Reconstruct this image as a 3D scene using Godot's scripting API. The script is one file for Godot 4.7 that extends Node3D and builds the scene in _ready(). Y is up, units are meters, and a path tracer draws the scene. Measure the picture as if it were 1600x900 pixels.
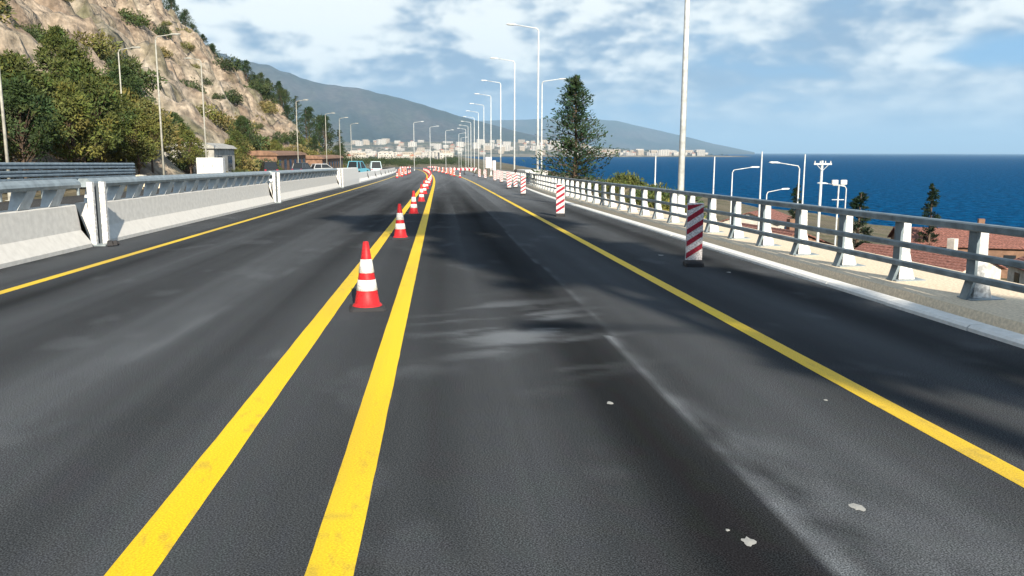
extends Node3D
# A coastal highway under works: the road runs along -Z and falls 1.4 % ; d = metres ahead of the camera, x = metres to its right.

const GRADE := 0.0138
const SEA := -22.0
var rng := RandomNumberGenerator.new()
var used := {}
var M := {}
var N1 := FastNoiseLite.new()
var N2 := FastNoiseLite.new()
var N3 := FastNoiseLite.new()

# ---------------------------------------------------------------- road frame
func bend(d: float) -> float:
	var t: float = max(0.0, d - 60.0)
	return -t * t / 6400.0
func flare(d: float) -> float:
	return pow(clamp(d - 30.0, 0.0, 36.0), 2) / 1300.0
func P(x: float, d: float, h: float) -> Vector3:
	return Vector3(x + bend(d), h - GRADE * d, -d)
func R(x: float, d: float, h: float) -> Vector3:
	return Vector3(x + flare(d), h - GRADE * d, -d)

# ---------------------------------------------------------------- naming
func numbered(called: String) -> String:
	if not used.has(called):
		used[called] = 0
		return called
	used[called] += 1
	return "%s_%03d" % [called, used[called]]
func tag(o: Node, label: String, category: String, group := "") -> void:
	o.set_meta("label", label)
	o.set_meta("category", category)
	if group != "":
		o.set_meta("group", group)
func thing(called: String, label: String, category: String, at := Vector3.ZERO, turn := 0.0, group := "") -> Node3D:
	var o := Node3D.new()
	o.name = numbered(called)
	add_child(o)
	o.position = at
	o.rotation.y = turn
	tag(o, label, category, group)
	return o
func obj(called: String, mesh: Mesh, m: Material, parent: Node = null) -> MeshInstance3D:
	var o := MeshInstance3D.new()
	o.mesh = mesh
	o.material_override = m
	o.cast_shadow = GeometryInstance3D.SHADOW_CASTING_SETTING_ON
	if parent == null:
		o.name = numbered(called)
		add_child(o)
	else:
		o.name = called
		parent.add_child(o, true)
	return o
func struct(called: String, mesh: Mesh, m: Material) -> MeshInstance3D:
	var o := obj(called, mesh, m)
	o.set_meta("kind", "structure")
	return o
func copy(o: Node3D, at: Vector3, turn := 0.0, size := 1.0, label := "", group := "") -> Node3D:
	var c: Node3D = o.duplicate()
	var stem: String = o.name
	if stem.length() > 4 and stem.substr(stem.length() - 3).is_valid_int():
		stem = stem.substr(0, stem.length() - 4)
	c.name = numbered(stem)
	add_child(c)
	c.position = at
	c.rotation = Vector3(0, turn, 0)
	c.scale = Vector3.ONE * size
	if label != "": c.set_meta("label", label)
	if group != "": c.set_meta("group", group)
	return c

# ---------------------------------------------------------------- mesh builder
class MB:
	var st := SurfaceTool.new()
	var col := Color(1, 1, 1)
	func _init():
		st.begin(Mesh.PRIMITIVE_TRIANGLES)
		st.set_smooth_group(-1)
	func v(p: Vector3):
		st.set_color(col)
		st.add_vertex(p)
	func tri(a: Vector3, b: Vector3, c: Vector3):
		v(a); v(b); v(c)
	func quad(a: Vector3, b: Vector3, c: Vector3, d: Vector3):
		tri(a, b, c); tri(a, c, d)
	func hexa(b0: Vector3, b1: Vector3, b2: Vector3, b3: Vector3, t0: Vector3, t1: Vector3, t2: Vector3, t3: Vector3):
		# b0..b3 run counter-clockwise seen from above (x right, z towards viewer: front-left, front-right, back-right, back-left)
		quad(t0, t3, t2, t1); quad(b0, b1, b2, b3)
		quad(b0, t0, t1, b1); quad(b1, t1, t2, b2); quad(b2, t2, t3, b3); quad(b3, t3, t0, b0)
	func box(c: Vector3, s: Vector3, turn := 0.0, taper := 1.0):
		var q := Basis(Vector3.UP, turn)
		var h := s * 0.5
		var p: Array[Vector3] = []
		for y in [-1.0, 1.0]:
			var k: float = 1.0 if y < 0 else taper
			for xz in [[-1, 1], [1, 1], [1, -1], [-1, -1]]:
				p.append(c + q * Vector3(xz[0] * h.x * k, y * h.y, xz[1] * h.z * k))
		hexa(p[0], p[1], p[2], p[3], p[4], p[5], p[6], p[7])
	func bevel(c: Vector3, s: Vector3, e: float, turn := 0.0):
		# a box whose upright edges and top are chamfered
		var q := Basis(Vector3.UP, turn)
		var h := s * 0.5
		var rings: Array = []
		for lv in [[-h.y, 0.0], [h.y - e, 0.0], [h.y, e]]:
			var r: Array[Vector3] = []
			var hx: float = h.x - lv[1]
			var hz: float = h.z - lv[1]
			for a in [[-hx + e, hz], [hx - e, hz], [hx, hz - e], [hx, -hz + e], [hx - e, -hz], [-hx + e, -hz], [-hx, -hz + e], [-hx, hz - e]]:
				r.append(c + q * Vector3(a[0], lv[0], a[1]))
			rings.append(r)
		for k in 2:
			for i in 8:
				var j := (i + 1) % 8
				quad(rings[k][i], rings[k + 1][i], rings[k + 1][j], rings[k][j])
		for i in range(1, 7):
			tri(rings[2][0], rings[2][i + 1], rings[2][i])
			tri(rings[0][0], rings[0][i], rings[0][i + 1])
	func tube(a: Vector3, b: Vector3, r0: float, r1: float, n := 8, caps := true):
		var ax := (b - a).normalized()
		var u := ax.cross(Vector3.RIGHT if abs(ax.x) < 0.8 else Vector3.UP).normalized()
		var w := ax.cross(u)
		for i in n:
			var t0 := TAU * i / n
			var t1 := TAU * (i + 1) / n
			var d0 := u * cos(t0) + w * sin(t0)
			var d1 := u * cos(t1) + w * sin(t1)
			quad(a + d0 * r0, a + d1 * r0, b + d1 * r1, b + d0 * r1)
			if caps:
				tri(a, a + d1 * r0, a + d0 * r0)
				tri(b, b + d0 * r1, b + d1 * r1)
	func lathe(prof: Array, n := 20, at := Vector3.ZERO):
		for k in prof.size() - 1:
			var p0: Vector2 = prof[k]
			var p1: Vector2 = prof[k + 1]
			for i in n:
				var a0 := TAU * i / n
				var a1 := TAU * (i + 1) / n
				var c0 := Vector3(cos(a0), 0, sin(a0))
				var c1 := Vector3(cos(a1), 0, sin(a1))
				var q0 := at + c0 * p0.x + Vector3.UP * p0.y
				var q1 := at + c1 * p0.x + Vector3.UP * p0.y
				var q2 := at + c1 * p1.x + Vector3.UP * p1.y
				var q3 := at + c0 * p1.x + Vector3.UP * p1.y
				quad(q0, q3, q2, q1)
	func sweep(prof: Array, frames: Array, closed := true):
		# prof: Vector2 list; frames: Callables' results, each a list of points for the profile
		var m := prof.size()
		for k in frames.size() - 1:
			for i in (m if closed else m - 1):
				var j := (i + 1) % m
				quad(frames[k][i], frames[k + 1][i], frames[k + 1][j], frames[k][j])
		if closed:
			for i in range(1, m - 1):
				tri(frames[0][0], frames[0][i], frames[0][i + 1])
				tri(frames[-1][0], frames[-1][i + 1], frames[-1][i])
	func done(smooth := false) -> ArrayMesh:
		if smooth:
			st.index()
		st.generate_normals()
		return st.commit()

func swept(prof: Array, d0: float, d1: float, step: float, right := false, closed := true) -> ArrayMesh:
	# a cross-section (x, height) carried along the road
	var mb := MB.new()
	mb.st.set_smooth_group(-1)
	var frames := []
	var n: int = max(1, int(ceil((d1 - d0) / step)))
	for k in n + 1:
		var d: float = lerp(d0, d1, float(k) / n)
		var f := []
		for q in prof:
			f.append(R(q.x, d, q.y) if right else P(q.x, d, q.y))
		frames.append(f)
	mb.sweep(prof, frames, closed)
	return mb.done()

func grid(nx: int, nz: int, pos: Callable, col: Callable) -> ArrayMesh:
	var vs := PackedVector3Array()
	var cs := PackedColorArray()
	var ns := PackedVector3Array()
	var ix := PackedInt32Array()
	vs.resize(nx * nz); cs.resize(nx * nz); ns.resize(nx * nz)
	for j in nz:
		for i in nx:
			var p: Vector3 = pos.call(i, j)
			vs[j * nx + i] = p
	for j in nz:
		for i in nx:
			var a := vs[j * nx + min(i + 1, nx - 1)] - vs[j * nx + max(i - 1, 0)]
			var b := vs[min(j + 1, nz - 1) * nx + i] - vs[max(j - 1, 0) * nx + i]
			var n := a.cross(b).normalized()
			if n.y < 0: n = -n
			ns[j * nx + i] = n
			cs[j * nx + i] = col.call(vs[j * nx + i], n)
	# clockwise from above; both axis senses handled by looking at the first cell
	var e1 := vs[1] - vs[0]
	var e2 := vs[nx] - vs[0]
	var flip := e1.cross(e2).y > 0
	for j in nz - 1:
		for i in nx - 1:
			var a := j * nx + i
			if flip: ix.append_array([a, a + nx, a + 1, a + 1, a + nx, a + nx + 1])
			else: ix.append_array([a, a + 1, a + nx, a + 1, a + nx + 1, a + nx])
	var arr := []
	arr.resize(Mesh.ARRAY_MAX)
	arr[Mesh.ARRAY_VERTEX] = vs; arr[Mesh.ARRAY_NORMAL] = ns; arr[Mesh.ARRAY_COLOR] = cs; arr[Mesh.ARRAY_INDEX] = ix
	var m := ArrayMesh.new()
	m.add_surface_from_arrays(Mesh.PRIMITIVE_TRIANGLES, arr)
	return m

# ---------------------------------------------------------------- materials
func grain(size: int, freq: float, lo: float, hi: float, seed_: int, octaves := 4, sharp := 1.0) -> ImageTexture:
	var f := FastNoiseLite.new()
	f.seed = seed_
	f.frequency = freq
	f.noise_type = FastNoiseLite.TYPE_SIMPLEX_SMOOTH
	f.fractal_octaves = octaves
	f.fractal_gain = 0.6
	var im := f.get_seamless_image(size, size)
	im.convert(Image.FORMAT_L8)
	var d := im.get_data()
	for i in d.size():
		var t: float = clamp((d[i] / 255.0 - 0.5) * sharp + 0.5, 0.0, 1.0)
		d[i] = int(255.0 * (lo + (hi - lo) * t))
	im = Image.create_from_data(size, size, false, Image.FORMAT_L8, d)
	im.convert(Image.FORMAT_RGB8)
	return ImageTexture.create_from_image(im)
func relief(size: int, freq: float, strength: float, seed_: int, octaves := 4) -> ImageTexture:
	var f := FastNoiseLite.new()
	f.seed = seed_
	f.frequency = freq
	f.fractal_octaves = octaves
	var im := f.get_seamless_image(size, size)
	im.convert(Image.FORMAT_RGBA8)
	im.bump_map_to_normal_map(strength)
	return ImageTexture.create_from_image(im)
func mat(c: Color, rough := 0.8, tex: Texture2D = null, scale := 1.0, vertex := false) -> StandardMaterial3D:
	var m := StandardMaterial3D.new()
	m.albedo_color = c.linear_to_srgb()
	m.roughness = rough
	m.metallic_specular = 0.35
	if tex:
		m.albedo_texture = tex
		m.uv1_triplanar = true
		m.uv1_world_triplanar = true
		m.uv1_scale = Vector3.ONE * scale
	m.vertex_color_use_as_albedo = vertex
	return m

func make_materials() -> void:
	var g_fine := grain(1024, 0.19, 0.52, 1.0, 3, 4, 2.0)
	var g_soft := grain(512, 0.012, 0.78, 1.0, 5, 5, 1.5)
	var g_rock := grain(512, 0.02, 0.55, 1.0, 9, 6, 1.6)
	M.asphalt = mat(Color(1, 1, 1), 0.95, g_fine, 0.45, true)
	M.asphalt.normal_enabled = true
	M.asphalt.normal_texture = relief(1024, 0.3, 4.0, 12, 2)
	M.asphalt.normal_scale = 0.3
	M.asphalt.metallic_specular = 0.04
	M.paint = mat(Color(1, 1, 1), 0.65, grain(512, 0.16, 0.80, 1.0, 21, 4, 1.6), 0.9, true)
	M.concrete = mat(Color(0.62, 0.61, 0.58), 0.9, grain(512, 0.02, 0.92, 1.0, 31, 6, 1.4), 0.5)
	M.kerb = mat(Color(0.72, 0.72, 0.70), 0.85, M.concrete.albedo_texture, 0.7)
	M.paving = mat(Color(0.78, 0.66, 0.50), 0.95, grain(512, 0.05, 0.82, 1.0, 41, 6, 1.5), 0.8)
	var worn := grain(512, 0.025, 0.74, 1.0, 91, 6, 2.2)
	M.white_steel = mat(Color(0.70, 0.71, 0.71), 0.5, worn, 0.9)
	M.galvanised = mat(Color(0.34, 0.40, 0.43), 0.45, g_soft, 0.5)
	M.galvanised.metallic = 0.35
	M.rail = mat(Color(0.23, 0.29, 0.33), 0.5, g_soft, 0.5)
	M.rail.metallic = 0.3
	M.dark_steel = mat(Color(0.07, 0.085, 0.10), 0.55)
	M.blue_rail = mat(Color(0.23, 0.30, 0.36), 0.5, g_soft, 0.4)
	M.cone_red = mat(Color(0.58, 0.022, 0.028), 0.5, worn, 2.5)
	M.cone_white = mat(Color(0.80, 0.80, 0.78), 0.5, worn, 2.5)
	M.plastic_red = mat(Color(0.50, 0.17, 0.12), 0.5, g_soft, 1.0)
	M.rubber = mat(Color(0.03, 0.03, 0.033), 0.8)
	M.board_red = mat(Color(0.36, 0.02, 0.045), 0.55, worn, 2.0)
	M.board_white = mat(Color(0.76, 0.72, 0.72), 0.55, worn, 2.0)
	M.lamp_steel = mat(Color(0.62, 0.66, 0.67), 0.45, g_soft, 0.5)
	M.old_steel = mat(Color(0.40, 0.40, 0.36), 0.6, g_soft, 0.5)
	M.lens = mat(Color(0.75, 0.78, 0.78), 0.2)
	M.land = mat(Color(1, 1, 1), 0.95, g_rock, 0.12, true)
	M.rock = mat(Color(1, 1, 1), 0.95, g_rock, 0.07, true)
	M.rock.normal_enabled = true
	M.rock.normal_texture = relief(512, 0.02, 10.0, 14, 5)
	M.rock.normal_scale = 1.3
	M.far = mat(Color(1, 1, 1), 1.0, grain(512, 0.02, 0.6, 1.0, 51, 6, 1.6), 0.0009, true)
	M.bark = mat(Color(0.16, 0.115, 0.085), 0.95, g_rock, 0.8)
	M.leaf = mat(Color(1, 1, 1), 0.75, null, 1.0, true)
	M.leaf.backlight = Color(0.25, 0.25, 0.12)
	M.leaf.metallic_specular = 0.15
	M.far_leaf = mat(Color(0.035, 0.05, 0.025), 0.9)
	M.house = mat(Color(1, 1, 1), 0.9, g_soft, 0.05, true)
	M.wall_white = mat(Color(0.66, 0.63, 0.57), 0.9, g_soft, 0.2)
	M.wall_grey = mat(Color(0.42, 0.42, 0.40), 0.9, g_soft, 0.2)
	M.wall_brown = mat(Color(0.24, 0.145, 0.10), 0.9, g_soft, 0.2)
	M.tile = mat(Color(0.33, 0.15, 0.12), 0.85, grain(256, 0.03, 0.55, 1.0, 61, 4, 1.8), 0.5)
	M.glass = mat(Color(0.02, 0.025, 0.03), 0.1)
	M.tyre = mat(Color(0.02, 0.02, 0.02), 0.85)
	M.chrome = mat(Color(0.5, 0.5, 0.52), 0.3)
	M.chrome.metallic = 0.8
	M.wood = mat(Color(0.20, 0.15, 0.11), 0.9, g_rock, 0.6)
	M.sea = mat(Color(0.001, 0.072, 0.195), 0.7, grain(512, 0.02, 0.72, 1.0, 71, 5, 1.6), 0.012)
	M.sea.metallic_specular = 0.02
	M.sea.normal_enabled = true
	M.sea.normal_texture = relief(512, 0.03, 8.0, 72, 4)
	M.sea.normal_scale = 1.0

# ---------------------------------------------------------------- sky
func sky_colour(az: float, el: float) -> Color:
	# az from straight ahead towards the right, el up, radians: blue air with a broken deck of cloud
	var e := rad_to_deg(el)
	var a := rad_to_deg(az)
	var up: float = clamp(e / 90.0, 0.0, 1.0)
	var blue := Color(0.24, 0.47, 0.68).lerp(Color(0.07, 0.20, 0.50), pow(up, 0.5))
	if e < 0.0:
		return Color(0.30, 0.42, 0.55)
	var s := sin(el)
	var k := 1.0 / (s + 0.10)
	var u := sin(az) * cos(el) * k
	var w := -cos(az) * cos(el) * k
	var big := N1.get_noise_2d(u * 13.0 + 17.0, w * 13.0)
	var med := N2.get_noise_2d(u * 38.0 + 90.0, w * 44.0)
	var lump := N2.get_noise_2d(az * 330.0 + med * 9.0, e * 11.0 + big * 9.0)
	var fin := N3.get_noise_2d(az * 800.0 + lump * 14.0, e * 30.0 + med * 10.0)
	# the heaped cloud straight ahead and above the mountain
	var heap: float = exp(-pow((a + 4.0) / 17.0, 2) - pow((e - 9.0) / 3.6, 2))
	var deep: float = exp(-pow((a + 3.0) / 17.0, 2) - pow((e - 3.9) / 2.1, 2))
	var clear_: float = exp(-pow((a - 35.5) / 4.5, 2) - pow((e - 5.8) / 1.1, 2))
	var dens: float = 0.98 + big * 0.8 + med * 0.35 + lump * 0.25 + fin * 0.10 + heap * 0.4 - clear_ * 1.1
	dens -= 0.45 * smoothstep(13.0, 55.0, e)
	var cover := smoothstep(0.0, 0.85, dens)
	# cloud is white where it is lumpy and lit, grey-blue where it is deep
	var light: float = clamp(0.44 + (med * 0.50 + lump * 0.95 + fin * 0.45) * (0.45 + 0.55 * smoothstep(2.0, 7.0, e)) * (0.75 + 0.25 * smoothstep(22.0, 8.0, a)) + heap * 0.50 - deep * 0.46, 0.0, 1.0)
	var cl := Color(0.23, 0.335, 0.465).lerp(Color(0.84, 0.87, 0.84), smoothstep(0.10, 0.95, light))
	var haze := Color(0.21, 0.35, 0.52)
	var c := blue.lerp(cl, cover * 0.94)
	return c.lerp(haze, exp(-e / 1.5) * 0.7)
func paint(im: Image, w: int, h: int, x0: int, y0: int, pw: int, ph: int) -> void:
	var d := PackedByteArray()
	d.resize(pw * ph * 3)
	var i := 0
	for y in ph:
		var el: float = (0.5 - (y0 + y + 0.5) / h) * PI
		for x in pw:
			var az: float = wrapf((x0 + x + 0.5) / w * TAU, -PI, PI)
			var c := sky_colour(az, el).linear_to_srgb()
			d[i] = int(clamp(c.r, 0, 1) * 255.0); d[i + 1] = int(clamp(c.g, 0, 1) * 255.0); d[i + 2] = int(clamp(c.b, 0, 1) * 255.0)
			i += 3
	var p := Image.create_from_data(pw, ph, false, Image.FORMAT_RGB8, d)
	im.blit_rect(p, Rect2i(0, 0, pw, ph), Vector2i(x0, y0))
func make_sky() -> ImageTexture:
	var small := Image.create(512, 256, false, Image.FORMAT_RGB8)
	paint(small, 512, 256, 0, 0, 512, 256)
	small.resize(4096, 2048, Image.INTERPOLATE_CUBIC)
	paint(small, 4096, 2048, 0, 840, 568, 190)
	paint(small, 4096, 2048, 3528, 840, 568, 190)
	return ImageTexture.create_from_image(small)

# ---------------------------------------------------------------- terrain heights
func hill_end(s: float) -> float:
	return 240.0 + s * 1.05 + N1.get_noise_2d(s * 3.0, 7.0) * 22.0
func hill(x: float, d: float) -> float:
	var s: float = -x - 27.0 + N1.get_noise_2d(d * 1.2, 31.0) * 5.0
	if s <= 0.0: return 0.0
	var h: float = 0.80 * s if s < 95.0 else 76.0 + (s - 95.0) * 0.3
	var rid: float = 1.0 - abs(N2.get_noise_2d(d * 2.6 + s * 0.9, s * 0.5))
	h += (rid - 0.75) * min(s * 0.30, 11.0)
	h += N3.get_noise_2d(d * 3.5, s * 5.0) * min(s * 0.25, 3.6)
	h += N2.get_noise_2d(d * 14.0, s * 9.0 + 70.0) * min(s * 0.12, 1.8)
	h += (0.5 - abs(N3.get_noise_2d(d * 11.0 - s * 4.0, s * 7.0 + h * 3.0))) * min(s * 0.10, 2.4)
	var t := h / 7.0
	h = lerp(h, (floor(t) + smoothstep(0.25, 0.8, t - floor(t))) * 7.0, 0.45 * clamp(s / 15.0, 0.0, 1.0))
	var e := hill_end(s)
	return max(0.0, h) * (1.0 - smoothstep(e - 14.0, e + 40.0, d))
func ground(x: float, d: float) -> float:
	# the height of the land near the road
	var r: float = -GRADE * clamp(d, -80.0, 420.0)
	var far_: float = smoothstep(420.0, 1200.0, d)
	r = lerp(r, -13.0, far_)
	var edge: float = 7.0 + flare(d)
	var h := r - 0.25
	if x > edge:
		var t: float = x - edge
		var low: float = -9.6 - smoothstep(40.0, 110.0, t) * 6.0 - t * 0.02
		var slope: float = r - 0.25 - t * 0.50
		var mound: float = 2.6 * exp(-pow((d - 47.0) / 10.0, 2) - pow((t - 4.0) / 2.3, 2))
		h = max(slope, low) + N2.get_noise_2d(x * 3.0, d * 3.0) * 0.35 * clamp(t / 4.0, 0.0, 1.0) + mound
		h = lerp(h, -25.0, smoothstep(105.0, 150.0, t + N1.get_noise_2d(d, 3.0) * 12.0))
	elif x < -19.0:
		var t2: float = -19.0 - x
		h += clamp(t2 * 0.05, 0.0, 0.4) + N2.get_noise_2d(x * 4.0, d * 4.0) * 0.2 * clamp(t2 / 4.0, 0.0, 1.0)
	return h
func land(x: float, d: float) -> float:
	return ground(x, d) + hill(x, d)

# ---------------------------------------------------------------- foliage
func leaf(mb: MB, p: Vector3, dir: Vector3, ln: float, wd: float) -> void:
	var side := dir.cross(Vector3(rng.randf() - 0.5, rng.randf() - 0.5, rng.randf() - 0.5)).normalized() * wd * 0.5
	var mid := p + dir * ln * 0.5
	mb.tri(p, mid + side, p + dir * ln)
	mb.tri(p, p + dir * ln, mid - side)
func tone(base: Color, spread_: float) -> Color:
	var k: float = 1.0 + rng.randf_range(-spread_, spread_)
	return Color(base.r * k * rng.randf_range(0.85, 1.2), base.g * k, base.b * k * rng.randf_range(0.8, 1.15))
func clump(mb: MB, c: Vector3, r: float, n: int, ln: float, wd: float, out := 0.6) -> void:
	for i in n:
		var dir := Vector3(rng.randfn(), rng.randfn(), rng.randfn()).normalized()
		var p := c + dir * r * pow(rng.randf(), 0.45) * Vector3(1, 0.75, 1)
		var ld := (dir * out + Vector3(rng.randfn(), rng.randfn() + 0.35, rng.randfn()) * 0.45).normalized()
		leaf(mb, p, ld, ln * rng.randf_range(0.7, 1.3), wd)
func round_tree(h: float, w: float, col: Color, clumps: int, per: int, bare: float) -> Array:
	# a loose pine or olive: leaning trunk, limbs, clumps at their ends
	var t := MB.new()
	var c := MB.new()
	t.st.set_smooth_group(0)
	var top := Vector3(rng.randf_range(-0.5, 0.5), h * 0.72, rng.randf_range(-0.5, 0.5))
	var pts := [Vector3(0, -0.4, 0), Vector3(top.x * 0.1, h * 0.2, top.z * 0.3), Vector3(top.x * 0.7, h * 0.46, top.z * 0.5), top]
	var rad: float = h * 0.018
	for k in 3:
		t.tube(pts[k], pts[k + 1], rad * (1.0 - 0.27 * k), rad * (1.0 - 0.27 * (k + 1)), 7)
	for i in clumps:
		var a := rng.randf() * TAU
		var f: float = pow(rng.randf(), 0.8)
		var y: float = h * (bare + (1.0 - bare) * f)
		var prof: float = sin(clamp(0.12 + 0.86 * f, 0.0, 1.0) * PI) * 0.62 + 0.30 * (1.0 - f)
		var rr: float = w * 0.5 * prof * (0.45 + 0.65 * sqrt(rng.randf())) * (1.0 + 0.35 * sin(a * 3.0 + f * 5.0))
		var p := Vector3(cos(a) * rr, y, sin(a) * rr) + Vector3(top.x, 0, top.z) * f
		if i % 3 == 0:
			var from: Vector3 = pts[1].lerp(top, clamp((f - 0.15), 0.0, 1.0))
			t.tube(from, p, rad * 0.28, rad * 0.08, 4, false)
		c.col = tone(col, 0.35)
		clump(c, p, w * 0.11 * rng.randf_range(0.7, 1.25), per, h * 0.042, h * 0.016)
	return [t.done(true), c.done()]
func conifer(h: float, w: float, col: Color, levels: int, per: int, bare: float, ragged := 0.4, taper := 0.62) -> Array:
	var t := MB.new()
	var c := MB.new()
	t.st.set_smooth_group(0)
	t.tube(Vector3(0, -0.5, 0), Vector3(0.08, h * 0.5, 0), h * 0.019, h * 0.011, 8)
	t.tube(Vector3(0.08, h * 0.5, 0), Vector3(0, h * 0.98, 0), h * 0.011, h * 0.002, 6)
	for i in levels:
		var f: float = (i + rng.randf()) / levels
		var y: float = h * (bare + (0.97 - bare) * f)
		var a := rng.randf() * TAU
		var ln: float = w * 0.5 * (pow(1.0 - f, taper) * 0.97 + 0.06) * rng.randf_range(1.0 - ragged, 1.0 + ragged * 0.55)
		ln *= 1.0 + 0.22 * sin(f * 17.0 + a)
		var dir := Vector3(cos(a), rng.randf_range(0.05, 0.55), sin(a)).normalized()
		var tip := Vector3(0, y, 0) + dir * ln
		t.tube(Vector3(0, y, 0), tip, h * 0.0035, h * 0.001, 4, false)
		c.col = tone(col, 0.4)
		for k in per:
			var q: float = pow(rng.randf(), 0.7)
			var sp: float = min(0.10 * w, ln * 0.5) * (0.35 + 0.7 * sin(q * PI * 0.8))
			var p := Vector3(0, y, 0).lerp(tip, 0.15 + 0.88 * q) + Vector3(rng.randfn(), rng.randfn() * 0.6, rng.randfn()) * sp * 0.5
			var ld := (dir * 0.8 + Vector3(rng.randfn(), rng.randfn() + 0.6, rng.randfn()) * 0.5).normalized()
			leaf(c, p, ld, min(h * 0.032, w * 0.14) * rng.randf_range(0.6, 1.3), min(h * 0.0095, w * 0.045))
	return [t.done(true), c.done()]
func bush(r: float, h: float, col: Color, clumps: int, per: int) -> ArrayMesh:
	var c := MB.new()
	for i in clumps:
		var a := rng.randf() * TAU
		var q := sqrt(rng.randf())
		var p := Vector3(cos(a) * r * q, h * (0.12 + 0.75 * rng.randf() * (1.0 - 0.6 * q * q)), sin(a) * r * q)
		c.col = tone(col, 0.4)
		clump(c, p, r * 0.32, per, r * 0.2, r * 0.07)
	return c.done()
func plant_tree(called: String, label: String, category: String, group: String, pair: Array, at: Vector3, size: float, turn: float) -> Node3D:
	var t := thing(called, label, category, at, turn, group)
	t.scale = Vector3.ONE * size
	obj("trunk", pair[0], M.bark, t)
	obj("crown", pair[1], M.leaf, t)
	return t

# ---------------------------------------------------------------- things
func make_cone() -> Node3D:
	var t := thing("traffic_cone", "red and white banded traffic cone standing between the two yellow centre lines", "cone", Vector3.ZERO, 0.0, "cones between the yellow centre lines")
	var b := MB.new()
	b.bevel(Vector3(0, 0.02, 0), Vector3(0.40, 0.04, 0.40), 0.03)
	obj("base", b.done(), M.rubber, t)
	var rad := func(y: float) -> float: return lerp(0.142, 0.030, (y - 0.04) / 0.71)
	var cuts := [[0.04, 0.215, "red"], [0.215, 0.335, "white"], [0.335, 0.41, "red"], [0.41, 0.56, "white"], [0.56, 0.75, "red"]]
	for q in cuts:
		var mb := MB.new()
		mb.st.set_smooth_group(0)
		var pr := [Vector2(rad.call(q[0]), q[0]), Vector2(rad.call(q[1]), q[1])]
		if q[0] < 0.05: pr = [Vector2(0.165, 0.04), Vector2(0.155, 0.058), Vector2(rad.call(0.07), 0.07), pr[1]]
		if q[2] == "white": pr = [Vector2(pr[0].x, pr[0].y), Vector2(pr[0].x + 0.003, pr[0].y + 0.002), Vector2(pr[1].x + 0.003, pr[1].y - 0.002), Vector2(pr[1].x, pr[1].y)]
		if q[1] > 0.74: pr.append_array([Vector2(0.022, 0.755), Vector2(0.002, 0.756)])
		mb.lathe(pr, 24)
		obj("red_band" if q[2] == "red" else "white_band", mb.done(), M.cone_red if q[2] == "red" else M.cone_white, t)
	return t
func make_delineator(label: String, group: String, called := "striped_delineator", lamp := false) -> Node3D:
	var t := thing(called, label, "delineator", Vector3.ZERO, 0.0, group)
	var b := MB.new()
	b.bevel(Vector3(0, 0.045, 0), Vector3(0.28, 0.09, 0.34), 0.03)
	obj("base", b.done(), M.rubber, t)
	var p := MB.new()
	p.bevel(Vector3(0, 0.55, 0), Vector3(0.262, 0.90, 0.045), 0.012)
	obj("panel", p.done(), M.board_white, t)
	# slanted red stripes, each a thin film on both faces
	for k in 5:
		var y0: float = 0.12 + k * 0.19
		var s := MB.new()
		for f in [-1.0, 1.0]:
			var z: float = 0.0225 * f
			var pts := []
			for q in [[-0.126, 0.0], [0.126, 0.165], [0.126, 0.25], [-0.126, 0.085]]:
				pts.append(Vector3(q[0], clamp(y0 + q[1], 0.115, 0.985), z))
			var o := Vector3(0, 0, 0.003 * f)
			if f > 0: s.hexa(pts[0] , pts[1], pts[1] + o, pts[0] + o, pts[3], pts[2], pts[2] + o, pts[3] + o)
			else: s.hexa(pts[0] + o, pts[1] + o, pts[1], pts[0], pts[3] + o, pts[2] + o, pts[2], pts[3])
		obj("red_stripe", s.done(), M.board_red, t)
	if lamp:
		var l := MB.new()
		l.st.set_smooth_group(0)
		l.tube(Vector3(0, 1.0, 0), Vector3(0, 1.08, 0), 0.03, 0.03, 8)
		l.tube(Vector3(0, 1.17, -0.05), Vector3(0, 1.17, 0.05), 0.10, 0.10, 16)
		obj("warning_lamp", l.done(), M.rubber, t)
	return t
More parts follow.
